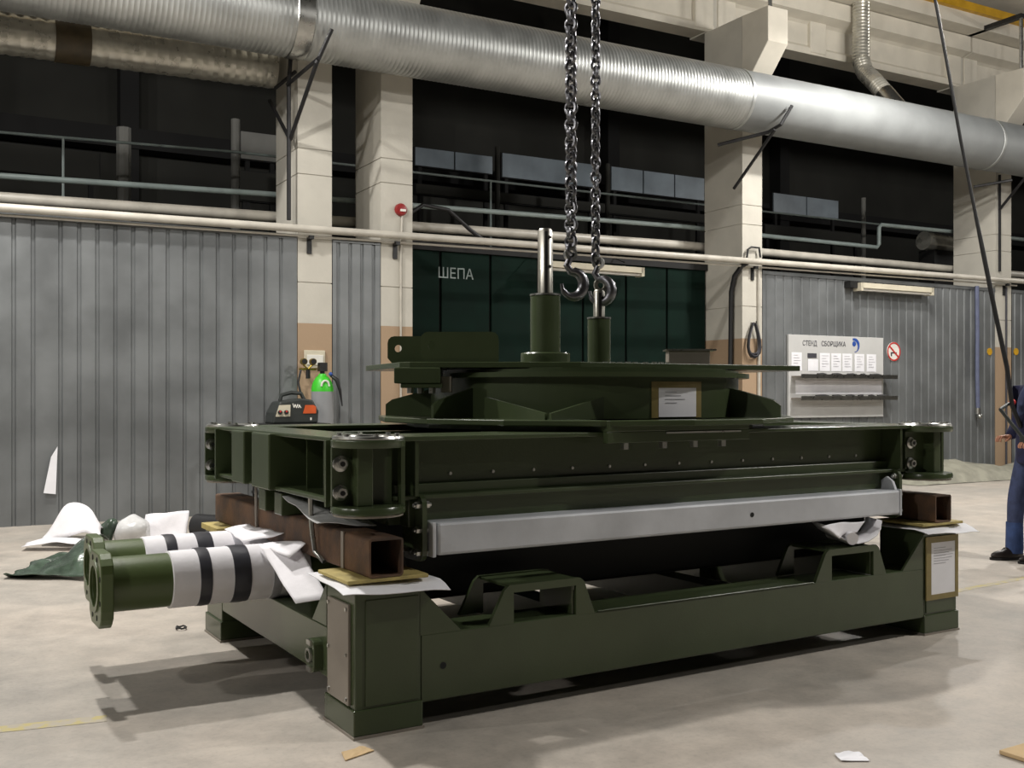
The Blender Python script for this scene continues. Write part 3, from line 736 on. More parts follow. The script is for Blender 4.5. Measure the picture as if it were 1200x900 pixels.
def rusty(x0, x1, label):
    t = thing('square_beam', ((x0+x1)/2, 1.2, .694), label, 'beam')
    z0, z1 = .694, .865; w_ = .009; n = 3
    o_ = rr(x0, x1, z0, z1, .014, n); i_ = rr(x0+w_, x1-w_, z0+w_, z1-w_, .008, n)
    MB().plate_hole(o_, i_, 'y', .0, 2.46).build('hollow_section', rust, t)
    return t
rb = rusty(.07, .235, 'rusty hollow square steel beam under the left end of the machine')
rb2 = rusty(3.895, 4.05, 'rusty hollow square steel beam under the right end of the machine')
# tape, strap and foil on the left beam
st = MB().box(.064, .0695, .285, .315, .70, .868).build('chalk_stripe', grey_plate, rb)
solo(MB().tube([(.03, .62, 1.0), (.035, .62, .86), (.045, .60, .74), (.055, .5, .70)], .012, 6), 'steel_strap', steel, (.05, .6, .69), 'bright steel strap hanging over the side of the left rusty beam', 'strap', smooth=True)
solo(MB().tube([(.05, 1.55, .98), (.055, 1.56, .86), (.06, 1.57, .72)], .008, 6), 'twine', grey_plate, (.06, 1.57, .7), 'pale twine hanging down the left rusty beam', 'string')
fo = MB().patch((.0, .45, .885), (.04, 1.15, .99), (.26, 1.15, .99), (.26, .35, .885), 10, 6, lambda a, b, p: (0, 0, .02*nz(p, 5, 2)))
solo(fo, 'foil_strip', film, (.1, .7, .88), 'pale foil strip lying between the machine end and the left rusty beam', 'foil', solid=.003)
for i, (y, lb) in enumerate(((1.05, 'near'), (1.32, 'far'))):
    bl = thing('support_block', (.13, y, .866), '%s dark green support block on the left rusty beam' % ('nearer' if i == 0 else 'farther'), 'block')
    MB().box(.03, .21, y, y+.12, .866, .985).build('block_body', green, bl, bevel=.006)
    MB().cyl((.12, y+.06, .985), (.12, y+.06, 1.0), .03, 12).build('block_pin', steel, bl)

# ================================================================== MACHINE FRAME
mf = thing('machine_frame', (2.06, 1.215, .87), 'olive green machine frame with round corner sockets lying across two rusty beams', 'machine')
# front and rear I-beams
for sy in (0, 1):
    Y = (lambda a: a) if sy == 0 else my
    def by(mb, x0, x1, a, b, z0, z1):
        y0, y1 = sorted((Y(a), Y(b))); return mb.box(x0, x1, y0, y1, z0, z1)
    ib = by(MB(), .26, LX-.26, .13, .50, 1.283, 1.305).build('top_flange', green, mf, bevel=.004)
    by(MB(), .26, LX-.26, .29, .31, 1.0, 1.285).build('beam_web', green, mf)
    by(MB(), .26, LX-.26, .17, .42, 1.008, 1.028).build('bottom_flange', green, mf, bevel=.004)
    by(MB(), .36, LX-.36, .21, .33, .875, 1.01).build('lower_beam', green, mf, bevel=.005)
    by(MB(), .30, LX-.30, .24, .292, 1.027, 1.075).build('edge_angle', green, mf, bevel=.004)
    for x in (.36, LX-.378): by(MB(), x, x+.018, .14, .30, 1.027, 1.285).build('stiffener', green, mf)
    # small bolts on the web
    b0 = None
    for i in range(13):
        x = .62+i*.24
        if b0 is None: b0 = MB().cyl((0, Y(.29), 1.115), (0, Y(.282), 1.115), .008, 8).build('rivet', steel, mf); b0.location.x = x; 
        else: copy_part(b0, mf, (x, 0, 0))
    # silver bar with end plates
    sbm = by(MB(), .45, LX-.45, .085, .255, .752, .905).build('silver_bar', silver, mf, bevel=.014); tag(sbm, 'long silver primed square bar')
    for s, x in ((-1, .425), (1, LX-.425)):
        ep = by(MB(), min(x, x+s*-.02), max(x, x-s*.02), .09, .27, .745, .908).build('end_plate', silver, sbm, bevel=.004)
    for s, x in ((-1, .40), (1, LX-.40)):
        bp_ = MB().prism(rr(min(Y(.12), Y(.34)), max(Y(.12), Y(.34)), .72, 1.03, .05), 'x', x-.012, x+.012).build('bolt_plate', green, mf)
        for yy, zz in ((.15, .985), (.15, .87), (.15, .765), (.30, .985), (.30, .765)):
            for sgn in (-1, 1):
                bb = MB()
                hexhead(bb, (x+sgn*.012, Y(yy), zz), (sgn, 0, 0), .018, .022)
                bb.cyl((x+sgn*.012, Y(yy), zz), (x+sgn*.045, Y(yy), zz), .010, 8)
                bb.build('plate_bolt', steel, bp_)
    MB().cyl((2.42, Y(.0848), .825), (2.42, Y(.083), .825), .014, 12).build('bar_hole', gap_m, sbm)
    # bright liftng eye at the right end of the bar
    if sy == 0:
        MB().prism([(.10, .895), (.24, .895), (.215, .955), (.17, .985), (.125, .955)], 'x', LX-.475, LX-.455).build('lifting_ear', silver, sbm)
# end members
for sx in (0, 1):
    X = (lambda a: a) if sx == 0 else mx
    def bX(mb, a, b, y0, y1, z0, z1):
        x0, x1 = sorted((X(a), X(b))); return mb.box(x0, x1, y0, y1, z0, z1)
    bX(MB(), -.0, .30, .28, LY-.28, 1.283, 1.303).build('end_top_flange', green, mf, bevel=.004)
    bX(MB(), .28, .30, .28, LY-.28, 1.0, 1.285).build('end_web', green, mf)
    bX(MB(), -.0, .30, .28, LY-.28, 1.0, 1.02).build('end_bottom_flange', green, mf, bevel=.004)
    for y0, y1, z0 in ((1.06, 1.36, 1.0), (1.50, 1.74, 1.0)):
        bX(MB(), -.035, .20, y0, y1, z0, 1.295).build('box_bracket', green, mf, bevel=.008)
    for y in (.62, .86): bX(MB(), .10, .28, y, y+.012, 1.02, 1.285).build('end_rib', green, mf)
    bX(MB(), -.02, .21, .285, .305, .985, 1.29).build('end_plate', green, mf)
    bX(MB(), -.02, .21, LY-.305, LY-.285, .985, 1.29).build('end_plate', green, mf)
# underbody: two lengthwise box girders and a middle gearbox housing
for y in (.85, 1.45): MB().box(.3, LX-.3, y, y+.16, .90, 1.28).build('inner_girder', green, mf)
MB().box(1.45, 2.7, .45, 2.0, .86, 1.28).build('gear_housing', green, mf, bevel=.02)
tk = MB().box(.46, 3.80, .46, 2.08, .47, .872).build('dark_filler_box', filler_m, mf, bevel=.02); tag(tk, 'black box added under the frame for its dark underside')  # added black box, keeps the space under the frame dark and shades the floor
for i, x in enumerate((.30, 3.66)): MB().box(x, x+.16, .3, 2.1, .88, 1.0).build('cross_bearer', green, mf)
# corner sockets
def socket(sx, sy):
    cx, cy = (.13 if sx < 0 else LX-.13), (.15 if sy < 0 else LY-.15)
    c = (cx, cy, 0)
    s = MB().lathe([(.0, 1.262), (.165, 1.262), (.168, 1.268), (.168, 1.292), (.163, 1.297), (0, 1.297)], c, n=32).build('corner_socket', green, mf, smooth=True)
    MB().lathe([(0, .965), (.163, .965), (.168, .97), (.168, .992), (.163, 1.0), (0, 1.0)], c, n=32).build('lower_disc', green, s, smooth=True)
    MB().lathe([(.105, 1.297), (.16, 1.297), (.163, 1.303), (.158, 1.313), (.11, 1.313), (.105, 1.305)], c, n=32, close=True).build('shim_ring', steel, s, smooth=True)
    MB().lathe([(.10, .955), (.158, .955), (.158, .965), (.10, .965)], c, n=32, close=True).build('lower_ring', grey_plate, s)
    for j in range(6):
        a = j*PI/3+.4; MB().cyl((cx+.132*math.cos(a), cy+.132*math.sin(a), 1.31), (cx+.132*math.cos(a), cy+.132*math.sin(a), 1.325), .012, 6).build('ring_bolt', steel, s)
    # inner column and plates
    MB().box(cx+(-.075 if sx < 0 else .015), cx+(.0 if sx < 0 else .08), cy-.06, cy+.03, 1.0, 1.262).build('column', green, s, bevel=.006)
    MB().box(cx, cx+.125, cy+.02, cy+.035, 1.0, 1.262).build('back_plate', green, s) if sx < 0 else None
    ox, oy = (cx+.150, cy-.03) if sx < 0 else (cx+.152, cy-.0)
    MB().box(ox-.010, ox+.010, oy-.02, oy+.02, .99, 1.27).build('outer_strut', green, s)
    # mounting plate with two big nuts on the outer left
    MB().box(cx-.165, cx+(-.06 if sx < 0 else .02), cy+.02, cy+.038, 1.0, 1.262).build('mount_plate', green, s)
    for z in (1.19, 1.06):
        nx_ = cx-.13
        nt = MB().lathe([(.034, 0), (.036, .006), (.036, .016), (.02, .02)], (nx_, cy+.02, z), (0, -1, 0), 20); hexhead(nt, (nx_, cy+.004, z), (0, -1, 0), .024, .024)
        nt.build('nut', steel, s)
        MB().cyl((nx_, cy-.02, z), (nx_, cy-.0225, z), .012, 10).build('nut_bore', black, s)
for sx in (-1, 1):
    for sy in (-1, 1): socket(sx, sy)

# ================================================================== SLEWING TURNTABLE (turned -30 degrees on the frame)
tt = thing('slewing_turntable', (0, 0, 1.306), 'olive green slewing turntable with two tall posts on top of the machine frame', 'machine', TURN)
# base ring plate, rests on the frame flanges
MB().lathe([(0, 1.335), (1.295, 1.335), (1.30, 1.34), (1.30, 1.362), (1.295, 1.366), (0, 1.366)], (0,0,0), n=16).build('base_plate', green, tt)
MB().lathe([(.8, 1.306), (1.12, 1.306), (1.12, 1.336), (.8, 1.336)], (0,0,0), n=32, close=True).build('lower_ring', green, tt)
dr = MB().lathe([(.9, 1.366), (.965, 1.366), (.965, 1.64), (.9, 1.64)], (0,0,0), n=40, close=True).build('slewing_drum', green, tt, smooth=True)
MB().lathe([(.96, 1.595), (1.03, 1.595), (1.03, 1.622), (.96, 1.622)], (0,0,0), n=40, close=True).build('upper_ring', green, tt, smooth=True)
top = [(-1.39, .06), (-1.37, -.05), (-1.08, -.80), (-1.02, -.83), (-.07, -.83), (1.36, -.06), (1.39, .05), (1.08, .80), (1.02, .83), (.07, .83)]
MB().prism(top, 'z', 1.648, 1.68).build('top_plate', green, tt, bevel=.004)
MB().prism(circ(0, 0, .9, 32), 'z', 1.62, 1.65).build('inner_disc', green, tt)
# gussets
def gusset(a, r0=.93, r1=1.26, h0=.18, h1=.07, t=.02):
    R = Matrix.Rotation(a, 4, 'Z')
    MB().prism([(r0, 1.366), (r1, 1.366), (r1, 1.366+h1), (r1-.04, 1.366+h1+.03), (r0, 1.366+h0)], 'y', -t/2, t/2).xf(R).build('gusset', green, tt)
for a in (2, 40, 90, 140, 178, 225, 330): gusset(math.radians(a))
# paired converging gussets facing the viewer's side
def wedge(p0, p1, h0, h1, t=.018):
    p0, p1 = Vector(p0), Vector(p1); d = (p1-p0); n = Vector((-d.y, d.x, 0)).normalized()*t/2
    z = 1.366; vs = []
    for s in (-1, 1):
        vs += [p0+n*s+Vector((0,0,z)), p1+n*s+Vector((0,0,z)), p1+n*s+Vector((0,0,z+h1)), p0+n*s+Vector((0,0,z+h0))]
    MB().add(vs, [(0,1,2,3),(7,6,5,4),(0,4,5,1),(1,5,6,2),(2,6,7,3),(3,7,4,0)]).build('gusset', green, tt)
wedge((-.60, -.77, 0), (-.275, -1.20, 0), .12, .035); wedge((.04, -.955, 0), (-.255, -1.22, 0), .12, .035)
# bolt block under the left front edge of the top plate
bk = MB().box(-1.105, -.85, -.86, -.62, 1.56, 1.648).build('clamp_block', green, tt, bevel=.006)
MB().box(-1.07, -.84, -.85, -.64, 1.535, 1.56).build('clamp_shoe', green, bk, bevel=.004)
for x, y in ((-1.02, -.8), (-.97, -.72), (-.90, -.78)): hexhead(MB(), (x, y, 1.535), (0, 0, -1), .02, .03).build('clamp_bolt', steel, bk)
MB().box(-.85, -.79, -.80, -.74, 1.51, 1.60).build('clamp_nut', grey_plate, bk, bevel=.005)
# lug plates
def lug(x0, y, h, L):
    z0 = 1.68
    out = [(x0+L, z0), (x0+L, z0+h-.04)]+[(x0+L-.04+.04*math.cos(t), z0+h-.04+.04*math.sin(t)) for t in (PI/6, PI/3, PI/2)]
    out += [(x0+.04+.04*math.cos(t), z0+h-.04+.04*math.sin(t)) for t in (PI/2, 2*PI/3, 5*PI/6, PI)]+[(x0, z0+.035), (x0+.03, z0)]
    hc = (x0+.062, z0+h*.56); inn = [(hc[0]+.022*math.cos(t), hc[1]+.022*math.sin(t)) for t in [-PI/2-2*PI*i/20 for i in range(21)]]
    MB().prism(out+[(hc[0], z0)]+inn+[(hc[0]+.0004, z0)], 'y', y, y+.03).build('lug_plate', green, tt)
lug(-.964, -.78, .17, .437); lug(-1.193, -.42, .165, .45)
# posts
def post(x, y, r, h, rr_, h2, fr=None):
    p = MB().lathe([(0, 1.68), (r, 1.68), (r, h-.012), (r-.012, h), (0, h)], (x, y, 0), n=28).build('tube_post', green, tt, smooth=True)
    if fr: MB().lathe([(0, 1.68), (fr, 1.68), (fr, 1.735), (fr-.006, 1.742), (0, 1.742)], (x, y, 0), n=28).build('post_flange', green, p, smooth=True)
    MB().lathe([(r-.01, h-.006), (r+.003, h-.006), (r+.003, h+.004), (r-.01, h+.004)], (x, y, 0), n=28, close=True).build('rim', steel, p, smooth=True)
    # milled rod: round with a flat key bar along the front
    rd = MB().lathe([(0, h-.01), (rr_, h-.01), (rr_, h2-.015), (rr_*.8, h2), (0, h2)], (x, y, 0), n=20).build('rod', chrome, p, smooth=True)
    MB().box(x-.004, x+.012, y-rr_-.004, y-rr_*.6, h, h2-.02).build('key_slot', dark_steel, rd)
    for z in ((h+(h2-h)*.42, h+(h2-h)*.86) if fr else (h+(h2-h)*.7,)): MB().cyl((x+rr_*.55, y-rr_*.86, z), (x+rr_*.57, y-rr_*.9, z), .010, 10).build('cross_hole', black, rd)
    return p
BIGX, BIGY = -.257, -.50
post(BIGX, BIGY, .088, 2.083, .045, 2.47, .145)
SMX, SMY = .09, -.12
post(SMX, SMY, .071, 1.975, .036, 2.15)
# small parts on the plate
bxp = MB().box(.525, .782, -.12, .02, 1.68, 1.775).build('junction_box', grey_plate, tt, bevel=.004)
MB().box(.51, .82, -.135, .035, 1.772, 1.782).build('box_lid', steel, bxp)
fb = None
for i in range(9):
    x = .10+i*.045+(.02 if i > 4 else 0)
    if fb is None: fb = MB().cyl((0, -.45, 1.68), (0, -.45, 1.692), .016, 6).build('plate_bolt', steel, tt); fb.location.x = x
    else: copy_part(fb, tt, (x-.0, (i % 3)*.03, 0))
# delivery note on the drum
def cyl_patch(a0, a1, r, z0, z1, n=8):
    mb = MB(); vs = []
    for z in (z0, z1):
        vs += [(r*math.cos(a0+(a1-a0)*i/n), r*math.sin(a0+(a1-a0)*i/n), z) for i in range(n+1)]
    return mb.add(vs, [(i, i+1, n+2+i, n+1+i) for i in range(n)])
A0, A1 = math.radians(-68.7), math.radians(-53.3)
dn = cyl_patch(A0, A1, .970, 1.375, 1.535).build('document_sheet', paper, tt, solid=.001); tag(dn, 'white document on the drum')
m_ = MB()
for a0, a1, z0, z1 in ((A0-.045, A0, 1.37, 1.57), (A1, A1+.045, 1.37, 1.57), (A0, A1, 1.535, 1.57)):
    q = cyl_patch(a0, a1, .9685, z0, z1, 5); m_.add(q.v, q.f)
m_.build('tape_border', tape_yellow, dn)
m_ = MB()
for i in range(4):
    q = cyl_patch(A0+.04, A0+.12+.03*(i % 3), .9716, 1.51-.02*i, 1.514-.02*i, 3); m_.add(q.v, q.f)
m_.build('print_lines', tape_grey, dn)
# clamp block over the front beam flange (lies along the machine axis)
TI = TURN.inverted()
cb_ = MB().box(1.42, 2.40, .085, .40, 1.306, 1.366).xf(TI).build('mounting_block', green, tt, bevel=.004)
MB().box(1.42, 2.40, .085, .128, 1.248, 1.306).xf(TI).build('mounting_lip', green, cb_, bevel=.003)
MB().box(1.80, 2.33, .078, .086, 1.292, 1.30).xf(TI).build('weld_seam', steel, cb_)
hb = None
for i, x in enumerate((1.545, 1.80, 2.013, 2.215)):
    m_ = MB(); hexhead(m_, (x, .107, 1.248), (0, 0, -1), .024, .034)
    m_.xf(TI).build('mounting_bolt', steel, cb_)

# ================================================================== FLANGED PIPES
def pipe(y, label, white, x_end=-.86):
    z, r = .562, .135
    t = thing('flanged_pipe', (-.2, y, z-r), label, 'pipe', group='flanged pipes under the machine')
    MB().lathe([(r-.012, x_end+.06), (r, x_end+.06), (r, .42), (r-.012, .42)], (0, y, z), (1, 0, 0), 36, close=True).build('pipe_tube', green_pipe, t, smooth=True)
    fl_ = MB()
    n = 32; R = []
    for i in range(n):
        a = 2*PI*(i+.5)/n; c_, s_ = math.cos(a), math.sin(a)
        k = min(.168/max(abs(c_), 1e-6), .180/max(abs(s_), 1e-6), .205); R.append((y+k*c_, z-.012+k*s_))
    fl_.plate_hole(R, circ(y, z, .10, n, PI/n), 'x', x_end, x_end+.06)
    f = fl_.build('flange', green_pipe, t, bevel=.006)
    MB().lathe([(.10, x_end-.008), (.128, x_end-.008), (.128, x_end+.002), (.10, x_end+.002)], (0, y, z), (1, 0, 0), 32, close=True).build('sealing_face', green_pipe, f, smooth=True)
    for j in range(8):
        a = 2*PI*(j+.5)/8; MB().cyl((x_end-.002, y+.152*math.cos(a), z-.006+.152*math.sin(a)), (x_end+.001, y+.152*math.cos(a), z-.006+.152*math.sin(a)), .014, 10).build('bolt_hole', gap_m, f)
    for (x0, x1, m, dr_) in white:
        q = MB().lathe([(r+.001, x0), (r+.009+dr_, x0+.004), (r+.011+dr_, (x0+x1)/2), (r+.009+dr_, x1-.004), (r+.001, x1)], (0, y, z), (1, 0, 0), 36)
        q.v = [p+Vector((0, .003*nz(p, 9, y), .003*nz(p, 9, y+3))) for p in q.v]
        q.build('wrap_band', m, t, smooth=True)
    return t
bands = [(-.515, .20, foam, 0), (-.385, -.32, tape_black, .004), (-.215, -.12, tape_black, .004), (-.01, .045, tape_grey, .004)]
pipe(1.20, 'nearer grass green flanged pipe wrapped in white foam and dark tape', bands)
pipe(1.82, 'farther grass green flanged pipe wrapped in white foam, behind its twin', [(a-.02 if i else a, b-.02 if i else b, m, d) for i, (a, b, m, d) in enumerate(bands)], -.79)

def cloth(pts, nx, ny, amp, sc, seed, name, m, base, label, cat, frame=WORLD, solid=.004, extra=None):
    def fn(a, b, p):
        q = Vector((nz(p, sc, seed), nz(p, sc, seed+11), nz(p, sc, seed+23)))*amp
        if extra: q += Vector(extra(a, b, p))
        return q
    mb = MB().patch(*pts, nx, ny, fn); mb.v = [Vector((p.x, p.y, max(p.z, .004))) for p in mb.v]
    return solo(mb, name, m, base, label, cat, frame, smooth=True, solid=solid)
# foam sheets draped beside the pipes; the first, unseen, is added to close their shadow
cloth([(-.72, 1.28, .60), (.05, 1.28, .60), (.05, 1.74, .60), (-.71, 1.74, .60)], 14, 8, .012, 5, 31, 'foam_sheet', foam, (-.3, 1.5, .56),
      'unseen white foam sheet added between the two wrapped pipes to fill their shadow', 'foam', extra=lambda a, b, p: (0, 0, -.05*math.sin(PI*b)))
cloth([(-.07, 1.12, .712), (-.07, .56, .51), (.065, .47, .53), (.055, .90, .745)], 10, 12, .006, 6, 2, 'foam_sheet', foam, (0, .8, .54),
      'white foam sheet hanging off the near wrapped pipe by the left post', 'foam')
cloth([(-.05, 1.12, .715), (.07, 1.1, .72), (.055, .75, .76), (-.02, .80, .68)], 8, 8, .012, 7, 5, 'foam_sheet', foam, (0, 1.0, .68),
      'crumpled white foam against the side of the left rusty beam', 'foam')
cloth([(-.08, 1.72, .725), (.065, 1.70, .75), (.06, 1.10, .77), (-.10, 1.30, .712)], 10, 10, .016, 7, 9, 'foam_sheet', foam, (0, 1.5, .70),
      'white foam scrap lying over both wrapped pipes next to the rusty beam', 'foam')
# foam roll hanging under the silver bar at right
fr = thing('foam_roll', (3.2, .12, .60), 'curled white foam roll on the right fork pocket under the silver bar', 'foam')
def strip(pts, wd, m, name, par):
    mb = MB(); vs = []
    for (x, y, z) in pts: vs += [(x, y, z), (x+.02, y+wd, z+.01)]
    n = len(pts)
    mb.add(vs, [(2*i, 2*i+1, 2*i+3, 2*i+2) for i in range(n-1)])
    return mb.build(name, m, par, smooth=True, solid=.006)
strip([(3.02, .08, .72), (3.06, .07, .68), (3.12, .05, .64), (3.17, .04, .615), (3.24, .04, .605), (3.32, .04, .612), (3.40, .04, .64), (3.45, .05, .68), (3.47, .06, .73)], .14, foam, 'lower_curl', fr)
MB().tube([(3.165, .02, .645), (3.20, .12, .65), (3.22, .24, .655)], .038, 12).build('rolled_end', foam, fr, smooth=True)
MB().patch((2.94, .05, .735), (3.30, .04, .735), (3.22, .03, .68), (3.06, .02, .66), 10, 5, lambda a, b, p: (.01*nz(p, 12), .03*math.sin(3*a), .012*nz(p, 10, 3))).build('torn_flap', foam, fr, smooth=True, solid=.006)
# dark scraps under the machine
solo(MB().patch((2.35, 2.6, .005), (2.55, 2.55, .005), (2.6, 2.8, .005), (2.4, 2.85, .005), 5, 5, lambda a, b, p: (0, 0, .03*abs(nz(p, 8)))), 'wood_scrap', card, (2.45, 2.7, 0), 'small pale scrap on the floor behind the base', 'scrap', solid=.004)

# ================================================================== CHAINS AND HOOKS
def chain(px_local, py_local, z0, z1, wd, pitch, r, label, tilt=0.0, ang0=.8):
    c = thing('lifting_chain', (px_local, py_local, z0), label, 'chain', TURN, None)
    n = 14; L = pitch+2*r*1.05; pts = []
    hw = wd/2-r; hl = L/2-r+.006
    for i in range(n):
        a = 2*PI*i/n; ca, sa = math.cos(a), math.sin(a)
        pts.append((hw*math.copysign(abs(ca)**.8, ca), 0, hl*math.copysign(abs(sa)**.8, sa)))
    mb = MB().tube(pts, r, 7, closed=True)
    me = None; k = int((z1-z0)/pitch)
    for i in range(k):
        if me is None:
            o_ = mb.build('chain_link', chain_steel, None, smooth=True); me = o_; o_.parent = c
        else: o_ = me.copy(); COL.objects.link(o_)
        o_.parent = c
        o_.location = (tilt*i*pitch, 0, i*pitch); o_.rotation_euler = (0, .18*math.sin(i*.35), ang0+(PI/2 if i % 2 else 0)+.25*math.sin(i*.5))
    return c
def hook(x, y, z, s, label, turn):
    """eye at the top (x, y, z), bowl below"""
    h = thing('lifting_hook', (x, y, z-.2*s), label, 'hook', TURN)
    pts = []; rad = []
    for i in range(17):
        a = math.radians(120-300*i/16)
        pts.append((x+.058*s*math.cos(a)-.0, y, z-.13*s+.062*s*math.sin(a))); rad.append(s*(.016+.012*math.sin(PI*min(1, i/13))) if i < 15 else s*.009)
    pts = [(x-.012*s, y, z+.0*s), (x-.03*s, y, z-.04*s)]+pts[1:]; rad = [.016*s, .018*s]+rad[1:]
    b = MB().tube(pts, rad, 10).xf(Matrix.Translation((x, y, 0)) @ Matrix.Rotation(turn, 4, 'Z') @ Matrix.Translation((-x, -y, 0))).build('hook_bowl', chain_steel, h, smooth=True)
    MB().lathe([(.018*s, 0), (.032*s, .0), (.032*s, .026*s), (.018*s, .026*s)], (x-.012*s, y+.013*s, z+.015*s), (0, -1, 0), 18, close=True).xf(Matrix.Translation((x, y, 0)) @ Matrix.Rotation(turn, 4, 'Z') @ Matrix.Translation((-x, -y, 0))).build('hook_eye', steel, h, smooth=True)
    MB().tube([(x-.02*s, y, z-.05*s), (x+.03*s, y, z-.10*s)], .008*s, 6).xf(Matrix.Translation((x, y, 0)) @ Matrix.Rotation(turn, 4, 'Z') @ Matrix.Translation((-x, -y, 0))).build('safety_latch', steel, h)
    return h
CX1, CY1 = -.085, -.30      # chain by the big post
CX2, CY2 = .089, -.12
hook(CX1, CY1, 2.33, 1.25, 'blurred steel hook hanging free beside the tall rod', .35)
hook(CX2+.01, CY2-.01, 2.30, 1.2, 'steel hook caught on the ring at the top of the short rod', -.3)
chain(CX1-.01, CY1, 2.375, 7.4, .092, .0505, .0135, 'heavier steel lifting chain, the left one of the two')
chain(CX2-.02, CY2, 2.345, 7.4, .070, .0505, .0118, 'lighter steel lifting chain hooked to the short rod', ang0=.5)
ring = MB().lathe([(.022, -.008), (.045, -.008), (.045, .008), (.022, .008)], (SMX+.01, SMY-.0, 2.18), (.35, -1, 0), 20, close=True)
solo(ring, 'eye_nut', chrome, (SMX, SMY, 2.15), 'bright eye nut on top of the short rod', 'eye nut', TURN, smooth=True)
cr = thing('crane_hook_block', (.0, -.2, 7.38), 'crane hook block with ropes above the picture carrying both chains', 'crane hook', TURN)
MB().box(-.2, .2, -.4, .0, 7.38, 7.7).build('block_body', yellow_paint, cr, bevel=.03)
for x in (-.1, .1): MB().cyl((x, -.2, 7.7), (x, -.2, 11.5), .012, 8).build('wire_rope', dark_steel, cr)

# ================================================================== LOOSE THINGS LEFT BEHIND THE PIPES
def lump(c, r, sc, amp, f, seed, name, m, label, cat, frame=WORLD):
    mb = MB().ball(c, r, 20, 14, sc)
    c = Vector(c)
    mb.v = [p+(p-c)*amp*nz(p, f, seed) for p in mb.v]
    zmin = .004
    mb.v = [Vector((p.x, p.y, max(p.z, zmin))) for p in mb.v]
    return solo(mb, name, m, (c.x, c.y, 0), label, cat, frame, smooth=True)
cloth([(-.45, 7.0, .02), (.05, 6.55, .02), (.30, 7.15, .05), (-.05, 7.6, .05)], 22, 18, .10, 3.0, 3, 'foam_sheet', foam, (0, 7, 0),
      'crumpled white foam sheet in a tent on the floor by the partition', 'foam', extra=lambda a, b, p: (0, 0, .27*math.exp(-((a-.4)**2+(b-.45)**2)*11)+.20*math.exp(-((a-.75)**2+(b-.3)**2)*12)+.03))
cloth([(-.62, 6.72, .012), (-.05, 6.36, .012), (.02, 6.55, .02), (-.55, 6.95, .02)], 14, 6, .02, 5, 13, 'foam_strip', foam, (-.3, 6.7, 0),
      'loose white foam strip curling on the floor in front of the foam tent', 'foam', extra=lambda a, b, p: (0, 0, .03+.05*math.sin(PI*a)))
cloth([(-.93, 5.15, .006), (-.25, 4.6, .01), (-.05, 5.6, .02), (-.42, 6.15, .02)], 34, 26, .075, 5, 6, 'plastic_film', black_film, (-.4, 5.3, 0),
      'shiny dark green plastic film crumpled on the floor behind the pipe flanges', 'film', extra=lambda a, b, p: (0, 0, .24*math.exp(-((a-.9)**2*6+(b-.6)**2*6))+.03*a))
lump((.40, 6.75, .12), .17, (1, .9, .95), .35, 7, 4, 'plastic_bag', film, 'crumpled clear plastic bag standing among the white foam', 'bag')
lump((.2, 6.9, .12), .09, (1, .9, 1.3), .5, 8, 8, 'black_bag', black_film, 'small crumpled black bag left of the clear plastic bag', 'bag')
cloth([(.52, 6.9, .02), (.92, 6.70, .02), (.96, 6.77, .30), (.58, 6.98, .26)], 12, 10, .02, 5, 7, 'foam_board', foam, (.85, 6.8, 0),
      'upright white foam board between the clear bag and the dark roll', 'foam', solid=.012)
rl = thing('film_roll', (1.2, 6.75, 0), 'dark roll of film lying behind the pipes', 'roll')
MB().lathe([(.08, -.2), (.125, -.2), (.125, .2), (.08, .2)], (1.16, 6.6, .13), (.55, -.83, 0), 24, close=True).build('rolled_film', black, rl, smooth=True)
MB().lathe([(.072, -.215), (.08, -.215), (.08, .215), (.072, .215)], (1.16, 6.6, .13), (.55, -.83, 0), 20, close=True).build('roll_core', card, rl, smooth=True)
random.seed(11)
for i in range(3):
    pts = [(1.45+.28*math.cos(t)+.1*i, 6.5+.22*math.sin(t)-.05*i, .10+.05*i+.05*math.sin(3*t+i)) for t in [2*PI*j/20 for j in range(20)]]
    solo(MB().tube(pts, .02, 6, closed=True), 'hose_coil', (black, ink, black)[i], (1.45, 6.5, .08), ('lowest', 'middle', 'topmost')[i]+' loop of dark hose heaped beside the left rusty beam', 'hose', smooth=True)
cloth([(1.25, 6.2, .06), (1.75, 5.9, .06), (1.85, 6.1, .12), (1.35, 6.4, .12)], 8, 6, .03, 5, 17, 'film_scrap', film, (1.5, 6.1, 0), 'grey film scrap below the hose loops', 'film')
lp = thing('torn_paper', (.08, 8.55, .0), 'torn white paper strip stuck on the left partition above the foam', 'paper')
MB().add([(-.21, 8.735, .37), (-.08, 8.74, .35), (-.06, 8.745, .9), (-.13, 8.74, .78)], [(0,1,2,3)]).xf(Matrix.Translation((0.03, 0.015, 0))).build('strip', paper, lp, solid=.002)

# floor scraps and marks
solo(MB().patch((-.13, -.22, .004), (.02, -.17, .004), (.0, -.10, .006), (-.11, -.13, .006), 5, 3, lambda a, b, p: (0, 0, .008*abs(nz(p, 20)))), 'wood_chip', card, (-.06, -.15, 0), 'thin wood chip on the floor beside the near left post', 'scrap', solid=.004)
solo(MB().patch((1.60, -1.27, .004), (1.70, -1.33, .004), (1.74, -1.24, .008), (1.64, -1.20, .008), 5, 4, lambda a, b, p: (0, 0, .012*abs(nz(p, 25, 3)))), 'paper_scrap', paper, (1.66, -1.26, 0), 'small white paper scrap lying alone on the open floor', 'scrap', solid=.003)
solo(MB().box(2.23, 2.6, -1.9, -1.55, .002, .02).xf(Matrix.Translation((0, 0, 0))), 'cardboard_sheet', card, (2.4, -1.7, 0), 'cardboard piece at the bottom right corner of the picture', 'cardboard', bevel=.003)
rg2 = [(-.12+.03*math.cos(t), 2.56+.035*math.sin(t), .008+.01*abs(math.sin(2*t))) for t in [2*PI*j/14 for j in range(14)]]
